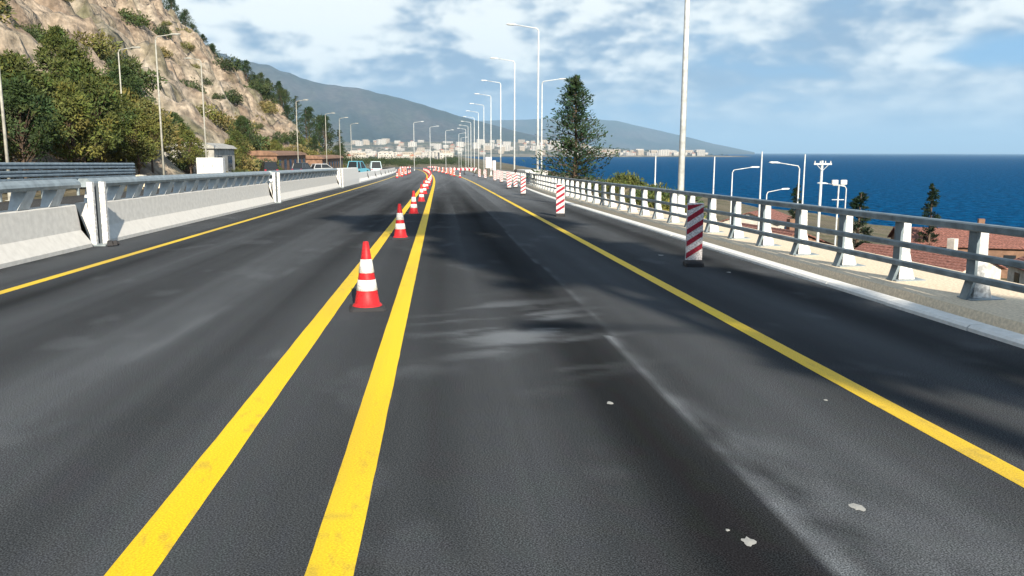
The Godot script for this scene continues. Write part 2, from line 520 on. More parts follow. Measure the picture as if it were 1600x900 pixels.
func make_lamp(h: float, arm: float, dir: float, called: String, label: String, group: String, r := 0.095, steel: Material = M.lamp_steel) -> Node3D:
	var t := thing(called, label, "street lamp", Vector3.ZERO, 0.0, group)
	var p := MB.new()
	p.st.set_smooth_group(0)
	p.tube(Vector3(0, -0.3, 0), Vector3(0, h - 0.25, 0), r, r * 0.55, 10)
	obj("pole", p.done(), steel, t)
	var b := MB.new()
	b.bevel(Vector3(0, 0.02, 0), Vector3(0.42, 0.05, 0.42), 0.02)
	b.bevel(Vector3(0, 0.3, 0), Vector3(r * 2.3, 0.5, r * 2.3), 0.02)
	obj("base_plate", b.done(), steel, t)
	var a := MB.new()
	a.st.set_smooth_group(0)
	a.tube(Vector3(0, h - 0.27, 0), Vector3(dir * 0.12, h - 0.06, 0), r * 0.55, r * 0.45, 8)
	a.tube(Vector3(dir * 0.12, h - 0.06, 0), Vector3(dir * arm, h + 0.10 * arm, 0), r * 0.45, r * 0.38, 8)
	obj("arm", a.done(), steel, t)
	var e := MB.new()
	var y: float = h + 0.10 * arm
	var q := [Vector3(dir * arm, y, 0), Vector3(dir * (arm + 0.2), y + 0.03, 0), Vector3(dir * (arm + 0.72), y + 0.05, 0), Vector3(dir * (arm + 0.84), y + 0.04, 0)]
	var wid := [0.06, 0.17, 0.17, 0.08]
	var hei := [0.05, 0.08, 0.07, 0.03]
	var fr := []
	for k in 4:
		var ring := []
		for c in [[-1, -0.5], [-0.8, 0.7], [0.0, 1.0], [0.8, 0.7], [1, -0.5]]:
			ring.append(q[k] + Vector3(0, c[1] * hei[k], c[0] * wid[k]))
		fr.append(ring)
	e.sweep([1, 2, 3, 4, 5], fr)
	var head := obj("lamp_head", e.done(), steel, t)
	var ln := MB.new()
	ln.box(Vector3(dir * (arm + 0.46), y - 0.01, 0), Vector3(0.46, 0.03, 0.24))
	obj("lens", ln.done(), M.lens, head)
	return t
func make_car(label: String, paint_: Color, tall: float, at: Vector3, turn: float) -> void:
	var t := thing("parked_car", label, "car", at, turn)
	var body_m := mat(paint_, 0.3)
	body_m.clearcoat_enabled = true
	body_m.clearcoat = 0.6
	# side outline (along x) carried across z; wheels stand in arches
	var b := MB.new()
	var low := [Vector2(-2.1, 0.38), Vector2(-2.12, 0.75), Vector2(-1.95, 0.95), Vector2(0.75, 1.0), Vector2(1.85, 0.86), Vector2(2.1, 0.66), Vector2(2.1, 0.36), Vector2(1.75, 0.28)]
	low.append_array([Vector2(1.70, 0.5), Vector2(1.5, 0.68), Vector2(1.2, 0.68), Vector2(1.0, 0.5), Vector2(0.95, 0.26), Vector2(-0.95, 0.26), Vector2(-1.0, 0.5), Vector2(-1.2, 0.68), Vector2(-1.5, 0.68), Vector2(-1.7, 0.5), Vector2(-1.75, 0.3)])
	var poly := PackedVector2Array(low)
	var tris := Geometry2D.triangulate_polygon(poly)
	for z in [0.84, -0.84]:
		for k in range(0, tris.size(), 3):
			var a := Vector3(poly[tris[k]].x, poly[tris[k]].y, z)
			var c := Vector3(poly[tris[k + 1]].x, poly[tris[k + 1]].y, z)
			var d := Vector3(poly[tris[k + 2]].x, poly[tris[k + 2]].y, z)
			if ((c - a).cross(d - a).z > 0) == (z > 0): b.tri(a, d, c)
			else: b.tri(a, c, d)
	for k in poly.size():
		var p0 := poly[k]
		var p1 := poly[(k + 1) % poly.size()]
		b.quad(Vector3(p0.x, p0.y, 0.84), Vector3(p1.x, p1.y, 0.84), Vector3(p1.x, p1.y, -0.84), Vector3(p0.x, p0.y, -0.84))
	obj("body", b.done(), body_m, t)
	var g := MB.new()
	g.hexa(Vector3(-1.9, 0.96, 0.80), Vector3(0.95, 0.985, 0.80), Vector3(0.95, 0.985, -0.80), Vector3(-1.9, 0.96, -0.80), Vector3(-1.6, tall - 0.05, 0.64), Vector3(0.15, tall - 0.05, 0.64), Vector3(0.15, tall - 0.05, -0.64), Vector3(-1.6, tall - 0.05, -0.64))
	obj("windows", g.done(), M.glass, t)
	var r := MB.new()
	r.bevel(Vector3(-0.73, tall - 0.02, 0), Vector3(1.85, 0.07, 1.36), 0.03)
	obj("roof", r.done(), body_m, t)
	for s in [-1.0, 1.0]:
		var pl := MB.new()
		pl.tube(Vector3(-0.7, 0.98, s * 0.80), Vector3(-0.72, tall - 0.04, s * 0.655), 0.04, 0.04, 5)
		pl.tube(Vector3(-1.88, 0.97, s * 0.79), Vector3(-1.6, tall - 0.04, s * 0.65), 0.06, 0.05, 5)
		pl.tube(Vector3(0.95, 0.99, s * 0.79), Vector3(0.16, tall - 0.04, s * 0.65), 0.04, 0.04, 5)
		obj("pillars", pl.done(), body_m, t)
		for x in [-1.35, 1.35]:
			var w := MB.new()
			w.st.set_smooth_group(0)
			w.tube(Vector3(x, 0.32, s * 0.66), Vector3(x, 0.32, s * 0.85), 0.32, 0.32, 18)
			var wo := obj("wheel", w.done(), M.tyre, t)
			var rm := MB.new()
			rm.tube(Vector3(x, 0.32, s * 0.84), Vector3(x, 0.32, s * 0.862), 0.19, 0.17, 14)
			obj("rim", rm.done(), M.chrome, wo)
		var hl := MB.new()
		hl.box(Vector3(2.07, 0.70, s * 0.62), Vector3(0.12, 0.13, 0.3))
		obj("headlight", hl.done(), M.lens, t)
		var tl := MB.new()
		tl.box(Vector3(-2.09, 0.78, s * 0.68), Vector3(0.1, 0.2, 0.22))
		obj("tail_light", tl.done(), M.board_red, t)

func gable_house(label: String, at: Vector3, turn: float, w: float, l: float, h: float, wall: Material, roof: Material, pitch := 0.36) -> void:
	var t := thing("house", label, "house", at, turn)
	var b := MB.new()
	var rh: float = w * 0.5 * pitch
	b.box(Vector3(0, h * 0.5 - 0.75, 0), Vector3(w, h + 1.5, l))
	for s in [-1.0, 1.0]:
		var z: float = l * 0.5 * s
		var p0 := Vector3(-w * 0.5, h, z)
		var p1 := Vector3(w * 0.5, h, z)
		var p2 := Vector3(0, h + rh, z)
		if s > 0: b.tri(p0, p2, p1)
		else: b.tri(p0, p1, p2)
	obj("wall", b.done(), wall, t)
	var r := MB.new()
	for s in [-1.0, 1.0]:
		# overlapping courses of tiles, each one a step proud of the next
		var n := 9
		for k in n:
			var f0 := float(k) / n
			var f1 := float(k + 1) / n + 0.03
			var o := 0.10
			var e: float = w * 0.5 + 0.4
			var a0 := Vector3(s * e * (1.0 - f0), h - 0.12 + (rh + 0.14) * f0 + o, 0)
			var a1 := Vector3(s * e * max(0.0, 1.0 - f1), h - 0.12 + (rh + 0.14) * min(f1, 1.0) + o * 0.4, 0)
			var zz := Vector3(0, 0, l * 0.5 + 0.35)
			var dn := Vector3(0, -0.10, 0)
			if s > 0: r.hexa(a1 + zz + dn, a0 + zz + dn, a0 - zz + dn, a1 - zz + dn, a1 + zz, a0 + zz, a0 - zz, a1 - zz)
			else: r.hexa(a0 + zz + dn, a1 + zz + dn, a1 - zz + dn, a0 - zz + dn, a0 + zz, a1 + zz, a1 - zz, a0 - zz)
	var ro := obj("roof", r.done(), roof, t)
	var ch := MB.new()
	ch.box(Vector3(w * 0.18, h + rh + 0.3, l * 0.2), Vector3(0.6, 1.4, 0.6))
	obj("chimney", ch.done(), wall, ro)
	var nw: int = max(2, int(l / 3.2))
	for s in [-1.0, 1.0]:
		for k in nw:
			var z: float = l * ((k + 0.5) / nw - 0.5)
			var wn := MB.new()
			wn.box(Vector3(s * (w * 0.5), h * 0.55, z), Vector3(0.10, 1.3, 1.1))
			var wo := obj("window", wn.done(), M.glass, t)
			var sl := MB.new()
			sl.box(Vector3(s * (w * 0.5 + 0.03), h * 0.55 - 0.7, z), Vector3(0.2, 0.09, 1.35))
			obj("sill", sl.done(), M.wall_white, wo)
	var dr := MB.new()
	dr.box(Vector3(0, 1.05, l * 0.5), Vector3(1.0, 2.1, 0.1))
	obj("door", dr.done(), M.wood, t)

# ---------------------------------------------------------------- the scene
func _ready() -> void:
	rng.seed = 20240
	for q in [[N1, 11, 0.02, 4], [N2, 22, 0.02, 5], [N3, 33, 0.03, 4]]:
		q[0].seed = q[1]; q[0].frequency = q[2]; q[0].fractal_octaves = q[3]
		q[0].noise_type = FastNoiseLite.TYPE_SIMPLEX_SMOOTH
	# camera
	var cam := Camera3D.new()
	cam.name = "camera"
	cam.fov = rad_to_deg(2.0 * atan(450.0 / 1300.0))
	cam.near = 0.1
	cam.far = 90000.0
	cam.position = Vector3(0, 1.6, 0)
	cam.rotation = Vector3(deg_to_rad(-9.26), deg_to_rad(-4.95), deg_to_rad(0.12))
	add_child(cam)
	cam.current = true
	# sky and air
	var we := WorldEnvironment.new()
	we.name = "world_environment"
	var env := Environment.new()
	env.tonemap_mode = Environment.TONE_MAPPER_LINEAR
	env.tonemap_exposure = 2.15
	env.background_mode = Environment.BG_SKY
	var sky := Sky.new()
	var pano := PanoramaSkyMaterial.new()
	pano.panorama = make_sky()
	sky.sky_material = pano
	env.sky = sky
	env.background_energy_multiplier = 0.61
	env.fog_enabled = true
	env.fog_density = 0.00005
	env.fog_light_color = Color(0.70, 0.86, 1.0)
	env.sdfgi_enabled = true
	env.ssao_enabled = true
	env.ssil_enabled = true
	we.environment = env
	add_child(we)
	# the sun stands behind the camera and a little to the right
	var sun := DirectionalLight3D.new()
	sun.name = "sun"
	sun.light_energy = 1.6
	sun.light_color = Color(1.0, 0.95, 0.87)
	sun.light_angular_distance = 0.5
	sun.shadow_enabled = true
	var el := deg_to_rad(26.0)
	var to_sun := Vector3(0.196 * cos(el), sin(el), 0.9806 * cos(el))
	add_child(sun)
	sun.look_at_from_position(to_sun * 100.0, Vector3.ZERO, Vector3.UP)
	make_materials()
	print("sky ", Time.get_ticks_msec())
	build_land()
	print("land ", Time.get_ticks_msec())
	build_road()
	build_left_barrier()
	build_right_rail()
	print("road ", Time.get_ticks_msec())
	build_furniture()
	build_left_side()
	print("left ", Time.get_ticks_msec())
	build_right_side()
	build_town()
	print("done ", Time.get_ticks_msec())

func build_land() -> void:
	# sea
	var s := MB.new()
	s.quad(Vector3(-45000, SEA, 5000), Vector3(-45000, SEA, -70000), Vector3(60000, SEA, -70000), Vector3(60000, SEA, 5000))
	struct("sea", s.done(), M.sea)
	# near ground, one sheet: finer by the road
	var xs := []
	var x := -120.0
	while x < 190.0:
		xs.append(x)
		x += 1.0 if (x > 5.0 and x < 32.0) else (2.5 if x > -40.0 and x < 70.0 else 6.0)
	var ds := []
	var d := -70.0
	while d < 2600.0:
		ds.append(d)
		d += 2.5 if d < 130.0 else (6.0 if d < 450.0 else 60.0)
	var soil := Color(0.20, 0.16, 0.115)
	var dry := Color(0.26, 0.22, 0.13)
	var green := Color(0.075, 0.085, 0.03)
	var colour := func(p: Vector3, _n: Vector3) -> Color:
		var k := N1.get_noise_2d(p.x * 2.5, p.z * 2.5)
		var g := N2.get_noise_2d(p.x * 6.0, p.z * 6.0)
		var c := soil.lerp(dry, clamp(0.5 + k * 1.2, 0.0, 1.0))
		return c.lerp(green, clamp(0.35 + g * 1.6, 0.0, 1.0) * (0.75 if p.x > 8.0 else 0.55))
	struct("ground", grid(xs.size(), ds.size(), func(i, j): return Vector3(xs[i], ground(xs[i], ds[j]), -ds[j]), colour), M.land)
	# the hillside with its bare cut rock
	var nx := 170
	var nz := 450
	var hpos := func(i, j):
		var hx: float = -23.0 - pow(i / 169.0, 1.25) * 150.0
		var hd: float = 10.0 + j * 0.95
		return Vector3(hx, land(hx, hd) - 0.06, -hd)
	var rock1 := Color(0.45, 0.37, 0.285)
	var rock2 := Color(0.29, 0.22, 0.165)
	var rock3 := Color(0.55, 0.49, 0.41)
	var hcol := func(p: Vector3, n: Vector3) -> Color:
		var k := N2.get_noise_2d(p.z * 4.0, p.y * 9.0 + p.x * 2.0)
		var q := N1.get_noise_2d(p.z * 2.0 + 50.0, p.x * 2.0)
		var c := rock1.lerp(rock2, clamp(0.35 + k * 1.8, 0.0, 1.0))
		c = c.lerp(rock3, clamp(q * 2.2, 0.0, 1.0) * 0.8)
		var veg: float = clamp(-0.15 + q * 1.6 + N3.get_noise_2d(p.z * 5.0, p.x * 5.0) * 1.3 + (0.45 if -p.z < 90.0 else 0.0) * clamp((90.0 + p.z) / 40.0, 0.0, 1.0), 0.0, 1.0)
		return c.lerp(Color(0.10, 0.105, 0.045), veg * 0.8)
	struct("hillside", grid(nx, nz, hpos, hcol), M.rock)
	# coastal plain, the far shore round the bay and the mountains behind it
	var plain := func(i, j):
		var dd: float = 2400.0 + j * 60.0
		var right: float = lerp(140.0, 40.0, smoothstep(2400.0, 4300.0, dd))
		if dd > 4300.0: right = lerp(40.0, 1850.0, smoothstep(4300.0, 4800.0, dd))
		var xx: float = lerp(-3600.0, right, i / 60.0)
		var y: float = -17.0 + smoothstep(4700.0, 6400.0, dd) * 95.0 * (1.0 - 0.75 * smoothstep(600.0, 1800.0, xx)) + N1.get_noise_2d(xx * 0.05, dd * 0.05) * 5.0 * smoothstep(4500.0, 5200.0, dd)
		if i == 60 or (i >= 59 and dd > 4800.0): y = -24.0
		return Vector3(xx, y, -dd)
	var pcol := func(p: Vector3, _n: Vector3) -> Color:
		var k := N2.get_noise_2d(p.x * 0.12, p.z * 0.12)
		return Color(0.12, 0.12, 0.07).lerp(Color(0.30, 0.25, 0.18), clamp(0.5 + k * 1.8, 0.0, 1.0))
	struct("coastal_plain", grid(61, 70, plain, pcol), M.far)
	# ground on the left, out to the plain
	var lef := func(i, j):
		var dd: float = 250.0 + j * 60.0
		var xx: float = lerp(-3600.0, -118.0, i / 40.0)
		return Vector3(xx, min(ground(-118.0, dd), -GRADE * 250.0) - 0.3, -dd)
	struct("left_plain", grid(41, 38, lef, pcol), M.far)
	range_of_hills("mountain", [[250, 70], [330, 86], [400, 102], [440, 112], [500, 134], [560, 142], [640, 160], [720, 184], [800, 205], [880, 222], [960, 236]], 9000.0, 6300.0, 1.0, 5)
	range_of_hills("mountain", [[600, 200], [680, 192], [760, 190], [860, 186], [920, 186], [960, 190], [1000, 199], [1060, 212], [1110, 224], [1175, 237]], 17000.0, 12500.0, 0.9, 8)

func range_of_hills(called: String, ridge: Array, dist: float, foot: float, rough: float, seed_: int) -> void:
	var n := 150
	var rows := 34
	var prof := func(px: float) -> float:
		for k in ridge.size() - 1:
			if px <= ridge[k + 1][0]:
				return lerp(float(ridge[k][1]), float(ridge[k + 1][1]), clamp((px - ridge[k][0]) / (ridge[k + 1][0] - ridge[k][0]), 0.0, 1.0))
		return float(ridge[-1][1])
	var pos := func(i, j):
		var px: float = lerp(float(ridge[0][0]), float(ridge[-1][0]), i / float(n - 1))
		var top: float = (238.0 - prof.call(px)) / 1300.0 * dist
		var f: float = j / float(rows - 6)
		var dd: float = foot + (dist - foot) * f
		var xx: float = (px - 686.0) / 1300.0 * dd * 1.02
		var sh: float = f if f <= 1.0 else 1.0 - (f - 1.0) * 2.0
		var gully: float = 1.0 - abs(N2.get_noise_2d(px * 0.55 * rough + f * 20.0, f * 30.0 + seed_ * 40.0))
		var y: float = top * pow(clamp(sh, 0.0, 1.0), 1.25) + top * (gully - 0.8) * 0.22 * sin(clamp(sh, 0.0, 1.0) * PI) + N3.get_noise_2d(px * 0.9, f * 40.0) * top * 0.025
		return Vector3(xx, y - 20.0 * (1.0 - clamp(f, 0.0, 1.0)), -dd)
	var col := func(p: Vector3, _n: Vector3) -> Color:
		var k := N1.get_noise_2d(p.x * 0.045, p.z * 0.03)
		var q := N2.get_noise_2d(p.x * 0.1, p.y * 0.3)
		var c := Color(0.028, 0.042, 0.034).lerp(Color(0.085, 0.075, 0.07), clamp(0.4 + k * 1.6, 0.0, 1.0))  # tones darkened to carry cloud shade in the colour
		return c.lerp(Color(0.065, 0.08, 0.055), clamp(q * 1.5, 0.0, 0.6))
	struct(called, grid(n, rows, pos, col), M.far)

func asphalt_colour(x: float, d: float) -> Color:
	var v := 0.098
	# wheel tracks polished dark, the strips between them paler
	var run: float = 0.75 + 0.5 * N1.get_noise_2d(77.0, d * 1.5)
	for q in [[-5.0, 0.35, -0.022], [-4.4, 0.22, 0.030], [-3.65, 0.33, -0.040], [-2.75, 0.30, 0.045], [-1.85, 0.28, -0.036], [-0.85, 0.25, 0.012], [-0.05, 0.22, -0.012], [0.45, 0.25, 0.018], [1.15, 0.33, -0.034], [2.25, 0.45, 0.022], [3.7, 0.35, 0.015], [4.5, 0.25, -0.02]]:
		v += q[2] * run * exp(-pow((x - q[0] + N1.get_noise_2d(q[0] * 31.0, d * 1.2) * 0.14) / q[1], 2))
	# lengthwise bands left by paver and wheels
	v += N1.get_noise_2d(x * 26.0, d * 0.5) * 0.055
	v += N2.get_noise_2d(x * 60.0 + 40.0, d * 1.0) * 0.024
	v += N3.get_noise_2d(x * 9.0, d * 9.0) * 0.012
	if x < -1.4:
		v += N1.get_noise_2d(x * 40.0 + 7.0, d * 0.4 + 11.0) * 0.045
	# dust gathered on the right of the paving joint
	var j: float = 1.57 + N1.get_noise_2d(5.0, d * 5.0) * 0.05
	var g: float = x - j
	var speck: float = 0.55 + 0.9 * N2.get_noise_2d(x * 150.0, d * 60.0)
	if g > 0.0 and g < 0.9:
		var wide: float = 0.055 + 0.36 * clamp((5.6 - d) / 2.5, 0.0, 1.0)
		v += 0.24 * exp(-g / wide) * clamp(speck, 0.0, 1.3) * (0.55 + 0.5 * clamp(0.6 + N1.get_noise_2d(2.0, d * 14.0), 0.0, 1.0)) * (1.0 if d < 13.0 else 0.4)
	elif g <= 0.0 and g > -1.1:
		v -= 0.030 * clamp(0.7 + N1.get_noise_2d(x * 9.0, d * 2.0), 0.0, 1.0)
	# second joint in the left lane
	var g2: float = x + 2.48 + (d - 8.0) * -0.05 + N1.get_noise_2d(15.0, d * 4.0) * 0.04
	v += 0.075 * exp(-abs(g2) / (0.045 if g2 > 0.0 else 0.20)) * clamp(0.5 + N2.get_noise_2d(x * 90.0, d * 25.0), 0.2, 1.0)
	# pale scuffs of sand swept over the middle lane
	var sc: float = exp(-pow((x - 0.75) / 0.75, 2) - pow((d - 8.1) / 1.5, 2))
	v += sc * 0.20 * smoothstep(0.02, 0.45, N2.get_noise_2d(x * 16.0 + d * 20.0, d * 75.0 - x * 30.0))
	v += 0.03 * smoothstep(0.35, 0.6, N3.get_noise_2d(x * 22.0, d * 13.0 + 300.0))
	# dusty shoulder under the rail and along the wall
	v += 0.05 * clamp((x - 4.6) / 0.5, 0.0, 1.0) * clamp(0.4 + N2.get_noise_2d(x * 40.0, d * 25.0) * 1.4, 0.0, 1.0)
	v += 0.04 * clamp((-6.0 - x) / 0.6, 0.0, 1.0) * clamp(0.4 + N2.get_noise_2d(x * 40.0, d * 20.0) * 1.4, 0.0, 1.0)
	# farther along the surface is the older, paler one
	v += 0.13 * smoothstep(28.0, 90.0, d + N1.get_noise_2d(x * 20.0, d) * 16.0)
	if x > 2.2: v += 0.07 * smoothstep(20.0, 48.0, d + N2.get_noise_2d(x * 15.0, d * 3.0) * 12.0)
	v = max(v, 0.035)
	return Color(v * 0.92, v * 1.0, v * 1.09)

func build_road() -> void:
	var rows := []
	var d := -14.0
	while d < 420.0:
		rows.append(d)
		d += 1.0 if d < 2.0 else (0.07 if d < 11.0 else (0.2 if d < 30.0 else (0.6 if d < 90.0 else 5.0)))
	var nx := 210
	var pos := func(i, j):
		var t: float = i / float(nx - 1)
		var x: float = lerp(-7.0, 5.10, t)
		var dd: float = rows[j]
		return Vector3(x + lerp(bend(dd), flare(dd), smoothstep(0.62, 1.0, t)), -GRADE * dd, -dd)
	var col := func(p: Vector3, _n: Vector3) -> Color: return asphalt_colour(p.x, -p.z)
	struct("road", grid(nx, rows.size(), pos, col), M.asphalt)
	var old := func(p: Vector3, _n: Vector3) -> Color:
		var v: float = 0.11 + N1.get_noise_2d(p.x * 12.0, p.z * 0.6) * 0.03
		return Color(v, v, v)
	var nr := 110
	struct("opposite_road", grid(12, nr, func(i, j): return P(lerp(-18.4, -7.6, i / 11.0), -14.0 + j * 4.0, 0.0), old), M.asphalt)
	# painted lines, a few millimetres thick, with worn edges
	for q in [["edge line by the concrete barrier", -5.50, 0.15, 0.62], ["centre line on the concrete barrier side", -1.235, 0.19, 1.0], ["centre line on the guard rail side", -0.45, 0.19, 1.0], ["edge line by the striped delineators", 2.97, 0.155, 0.8]]:
		var lr := []
		var dd := -8.0
		while dd < 260.0:
			lr.append(dd)
			dd += 0.05 if dd < 14.0 else (0.4 if dd < 60.0 else 3.0)
		var xc: float = q[1]
		var wd: float = q[2]
		var fresh: float = q[3]
		var lpos := func(i, j):
			var e: float = lr[j]
			var k: float = i / 14.0 - 0.5
			var wob: float = N3.get_noise_2d(e * 40.0, xc * 90.0 + sign(k) * 30.0) * 0.0035 if abs(k) > 0.47 else 0.0
			var p := P(xc + k * wd + wob, e, 0.004 if abs(k) < 0.49 else 0.0015)
			if xc > 2.0: p.x += -bend(e) - flare(e) * 0.0 + bend(e)
			return p
		var lcol := func(p: Vector3, _n: Vector3) -> Color:
			var w: float = clamp(0.5 + N2.get_noise_2d(p.x * 70.0, p.z * 12.0) * 1.6, 0.0, 1.0)
			var c := Color(0.90, 0.615, 0.012).lerp(Color(0.84, 0.51, 0.010), w * 0.45)
			# chips and tyre grime
			var chip: float = smoothstep(0.28, 0.5, N3.get_noise_2d(p.x * 310.0 + N2.get_noise_2d(p.z * 40.0, p.x * 90.0) * 60.0, p.z * 130.0 + p.x * 17.0)) * clamp(0.5 + N1.get_noise_2d(p.x * 8.0, p.z * 6.0) * 2.0, 0.0, 1.0)
			var grime: float = clamp(N2.get_noise_2d(p.x * 120.0 + 9.0, p.z * 5.0) * 1.6, 0.0, 1.0)
			c = c.lerp(Color(0.10, 0.095, 0.08), chip * 0.28).lerp(Color(0.38, 0.28, 0.06), grime * 0.28)
			return c.lerp(Color(0.40, 0.31, 0.10), (1.0 - fresh) * (0.55 + 0.6 * w))
		struct("yellow_line", grid(15, lr.size(), lpos, lcol), M.paint).set_meta("label", "yellow painted line, " + q[0])
	# dabs of white paint dropped on the asphalt
	var dab := mat(Color(0.30, 0.30, 0.285), 0.85)
	for q in [[1.94, 3.55, 0.036], [1.30, 3.24, 0.038], [1.25, 3.36, 0.011], [1.13, 5.35, 0.03], [2.62, 5.3, 0.016], [3.9, 14.4, 0.06], [4.3, 12.0, 0.04]]:
		var mb := MB.new()
		var n := 14
		var rad := []
		for k in n: rad.append(q[2] * rng.randf_range(0.55, 1.1))
		for k in n:
			var a0 := TAU * k / n
			var a1 := TAU * (k + 1) / n
			var c := P(q[0], q[1], 0.005)
			mb.tri(c, P(q[0] + cos(a1) * rad[(k + 1) % n], q[1] + sin(a1) * rad[(k + 1) % n] * 1.3, 0.002), P(q[0] + cos(a0) * rad[k], q[1] + sin(a0) * rad[k] * 1.3, 0.002))
		struct("paint_spot", mb.done(), dab)
	# kerb and paved verge on the right
	for k in 70:
		var d0: float = -6.0 + k * 1.5
		var jog: float = rng.randf_range(-0.006, 0.006)
		var o := obj("kerb" if k == 0 else "kerbstone", swept([Vector2(5.09 + jog, -0.1), Vector2(5.09 + jog, 0.035), Vector2(5.115 + jog, 0.06), Vector2(5.28, 0.068), Vector2(5.28, -0.1)], d0 + 0.006, d0 + 1.494, 1.5, true), M.kerb, null if k == 0 else get_node("kerb"))
		if k == 0: o.set_meta("kind", "structure")
	struct("pavement", swept([Vector2(5.283, -0.15), Vector2(5.283, 0.03), Vector2(5.40, 0.03), Vector2(5.43, 0.13), Vector2(7.0, 0.17), Vector2(7.08, 0.12), Vector2(7.12, -0.9)], -14.0, 110.0, 1.5, true), M.paving)
	struct("side_strip", swept([Vector2(-7.75, -0.2), Vector2(-7.75, 0.03), Vector2(-6.99, 0.03), Vector2(-6.99, -0.2)], -14.0, 260.0, 4.0), M.concrete)

func build_left_barrier() -> void:
	var spans := [[4.0, 16.75], [17.25, 34.95], [35.45, 57.8]]
	var labels := ["long pale concrete barrier ending at the white post pair with dark lumps", "pale concrete barrier with steel top rail, between the lump-side and middle white post pairs", "pale concrete barrier with steel top rail, leading up to the plain white wall block"]
	for k in 3:
		var a: float = spans[k][0]
		var b: float = spans[k][1]
		var t := thing("concrete_barrier", labels[k], "barrier", Vector3.ZERO, 0.0, "barriers along the left lane")
		obj("wall", swept([Vector2(-6.74, 0.0), Vector2(-6.74, 0.07), Vector2(-6.93, 0.33), Vector2(-6.99, 0.80), Vector2(-7.02, 0.83), Vector2(-7.2, 0.83), Vector2(-7.23, 0.80), Vector2(-7.36, 0.33), Vector2(-7.45, 0.0)].duplicate(), a, b, 1.5), M.concrete, t)
		# folded steel rail on leaning brackets
		obj("top_rail", swept([Vector2(-6.88, 1.14), Vector2(-6.86, 1.20), Vector2(-6.88, 1.25), Vector2(-6.95, 1.31), Vector2(-7.10, 1.31), Vector2(-7.16, 1.25), Vector2(-7.16, 1.14)], a, b, 1.5), M.galvanised, t)
		var e: float = a + 0.35
		while e < b - 0.2:
			var br := MB.new()
			var c := P(-7.03, e, 0.0)
			# seen from the road: a plate that leans with the way ahead
			var lean := 0.16
			br.hexa(c + Vector3(-0.12, 0.83, 0.10), c + Vector3(0.03, 0.83, 0.10), c + Vector3(0.03, 0.83, -0.32), c + Vector3(-0.12, 0.83, -0.32), c + Vector3(-0.12, 1.15, 0.08 - lean), c + Vector3(0.14, 1.15, 0.08 - lean), c + Vector3(0.14, 1.15, -0.26 - lean), c + Vector3(-0.12, 1.15, -0.26 - lean))
			obj("bracket", br.done(), M.lamp_steel, t)
			e += 1.14
	# pairs of white posts where the units meet
	var pl := ["pair of white steel channel posts at the near barrier joint, small dark lumps beside", "pair of white steel channel posts midway along the left barrier", "pair of white steel channel posts standing against the plain white wall block"]
	var at := [17.0, 35.2, 58.05]
	for k in 3:
		var t := thing("white_post", pl[k], "post", Vector3.ZERO, 0.0, "white post pairs at barrier joints")
		for s in [-1.0, 1.0]:
			var p := MB.new()
			var c := P(-6.70, at[k] + s * 0.10, 0.0)
			var sx: float = s * 0.075
			# a channel: web with two lips
			p.box(c + Vector3(sx, 0.62, 0), Vector3(0.105, 1.26, 0.012))
			p.box(c + Vector3(sx - 0.048, 0.62, -0.045), Vector3(0.012, 1.26, 0.09))
			p.box(c + Vector3(sx + 0.048, 0.62, -0.045), Vector3(0.012, 1.26, 0.09))
			obj("channel", p.done(), M.white_steel, t)
		var f := MB.new()
		f.box(P(-6.72, at[k], 0.02), Vector3(0.38, 0.03, 0.34))
		obj("foot_plate", f.done(), M.galvanised, t)
		var bk := MB.new()
		bk.box(P(-6.76, at[k] + 0.16, 0.62), Vector3(0.22, 1.2, 0.03))
		obj("back_plate", bk.done(), M.dark_steel, t)
	# small dark tapered lumps at the first post's foot
	var db := MB.new()
	for k in 6:
		db.box(P(-6.42 + rng.randf_range(-0.1, 0.14), 17.0 + rng.randf_range(-0.2, 0.2), rng.randf_range(0.03, 0.12)), Vector3(rng.randf_range(0.05, 0.16), rng.randf_range(0.05, 0.14), rng.randf_range(0.05, 0.16)), rng.randf() * 3.0, 0.7)
	var so := obj("dark_lumps", db.done(), M.rubber)
	tag(so, "small heap of dark lumps at the white post's foot", "debris")
	# plain white block and the low white wall that follows
	var blk := obj("white_wall_block", swept([Vector2(-6.74, 0.0), Vector2(-6.76, 0.4), Vector2(-6.86, 1.26), Vector2(-6.9, 1.3), Vector2(-7.3, 1.3), Vector2(-7.45, 0.0)], 58.3, 72.0, 2.0), M.kerb)
	tag(blk, "plain tall white wall block past the third white post pair", "wall")
	for k in 9:
		var d0: float = 72.3 + k * 11.0
		var o := obj("low_white_barrier", swept([Vector2(-6.74, 0.0), Vector2(-6.74, 0.1), Vector2(-6.93, 0.33), Vector2(-7.0, 0.85), Vector2(-7.2, 0.85), Vector2(-7.27, 0.33), Vector2(-7.45, 0.0)], d0, d0 + 10.9, 3.0), M.kerb)
		tag(o, "low white concrete barrier unit in the row beyond the wall block", "barrier", "low white barrier units")

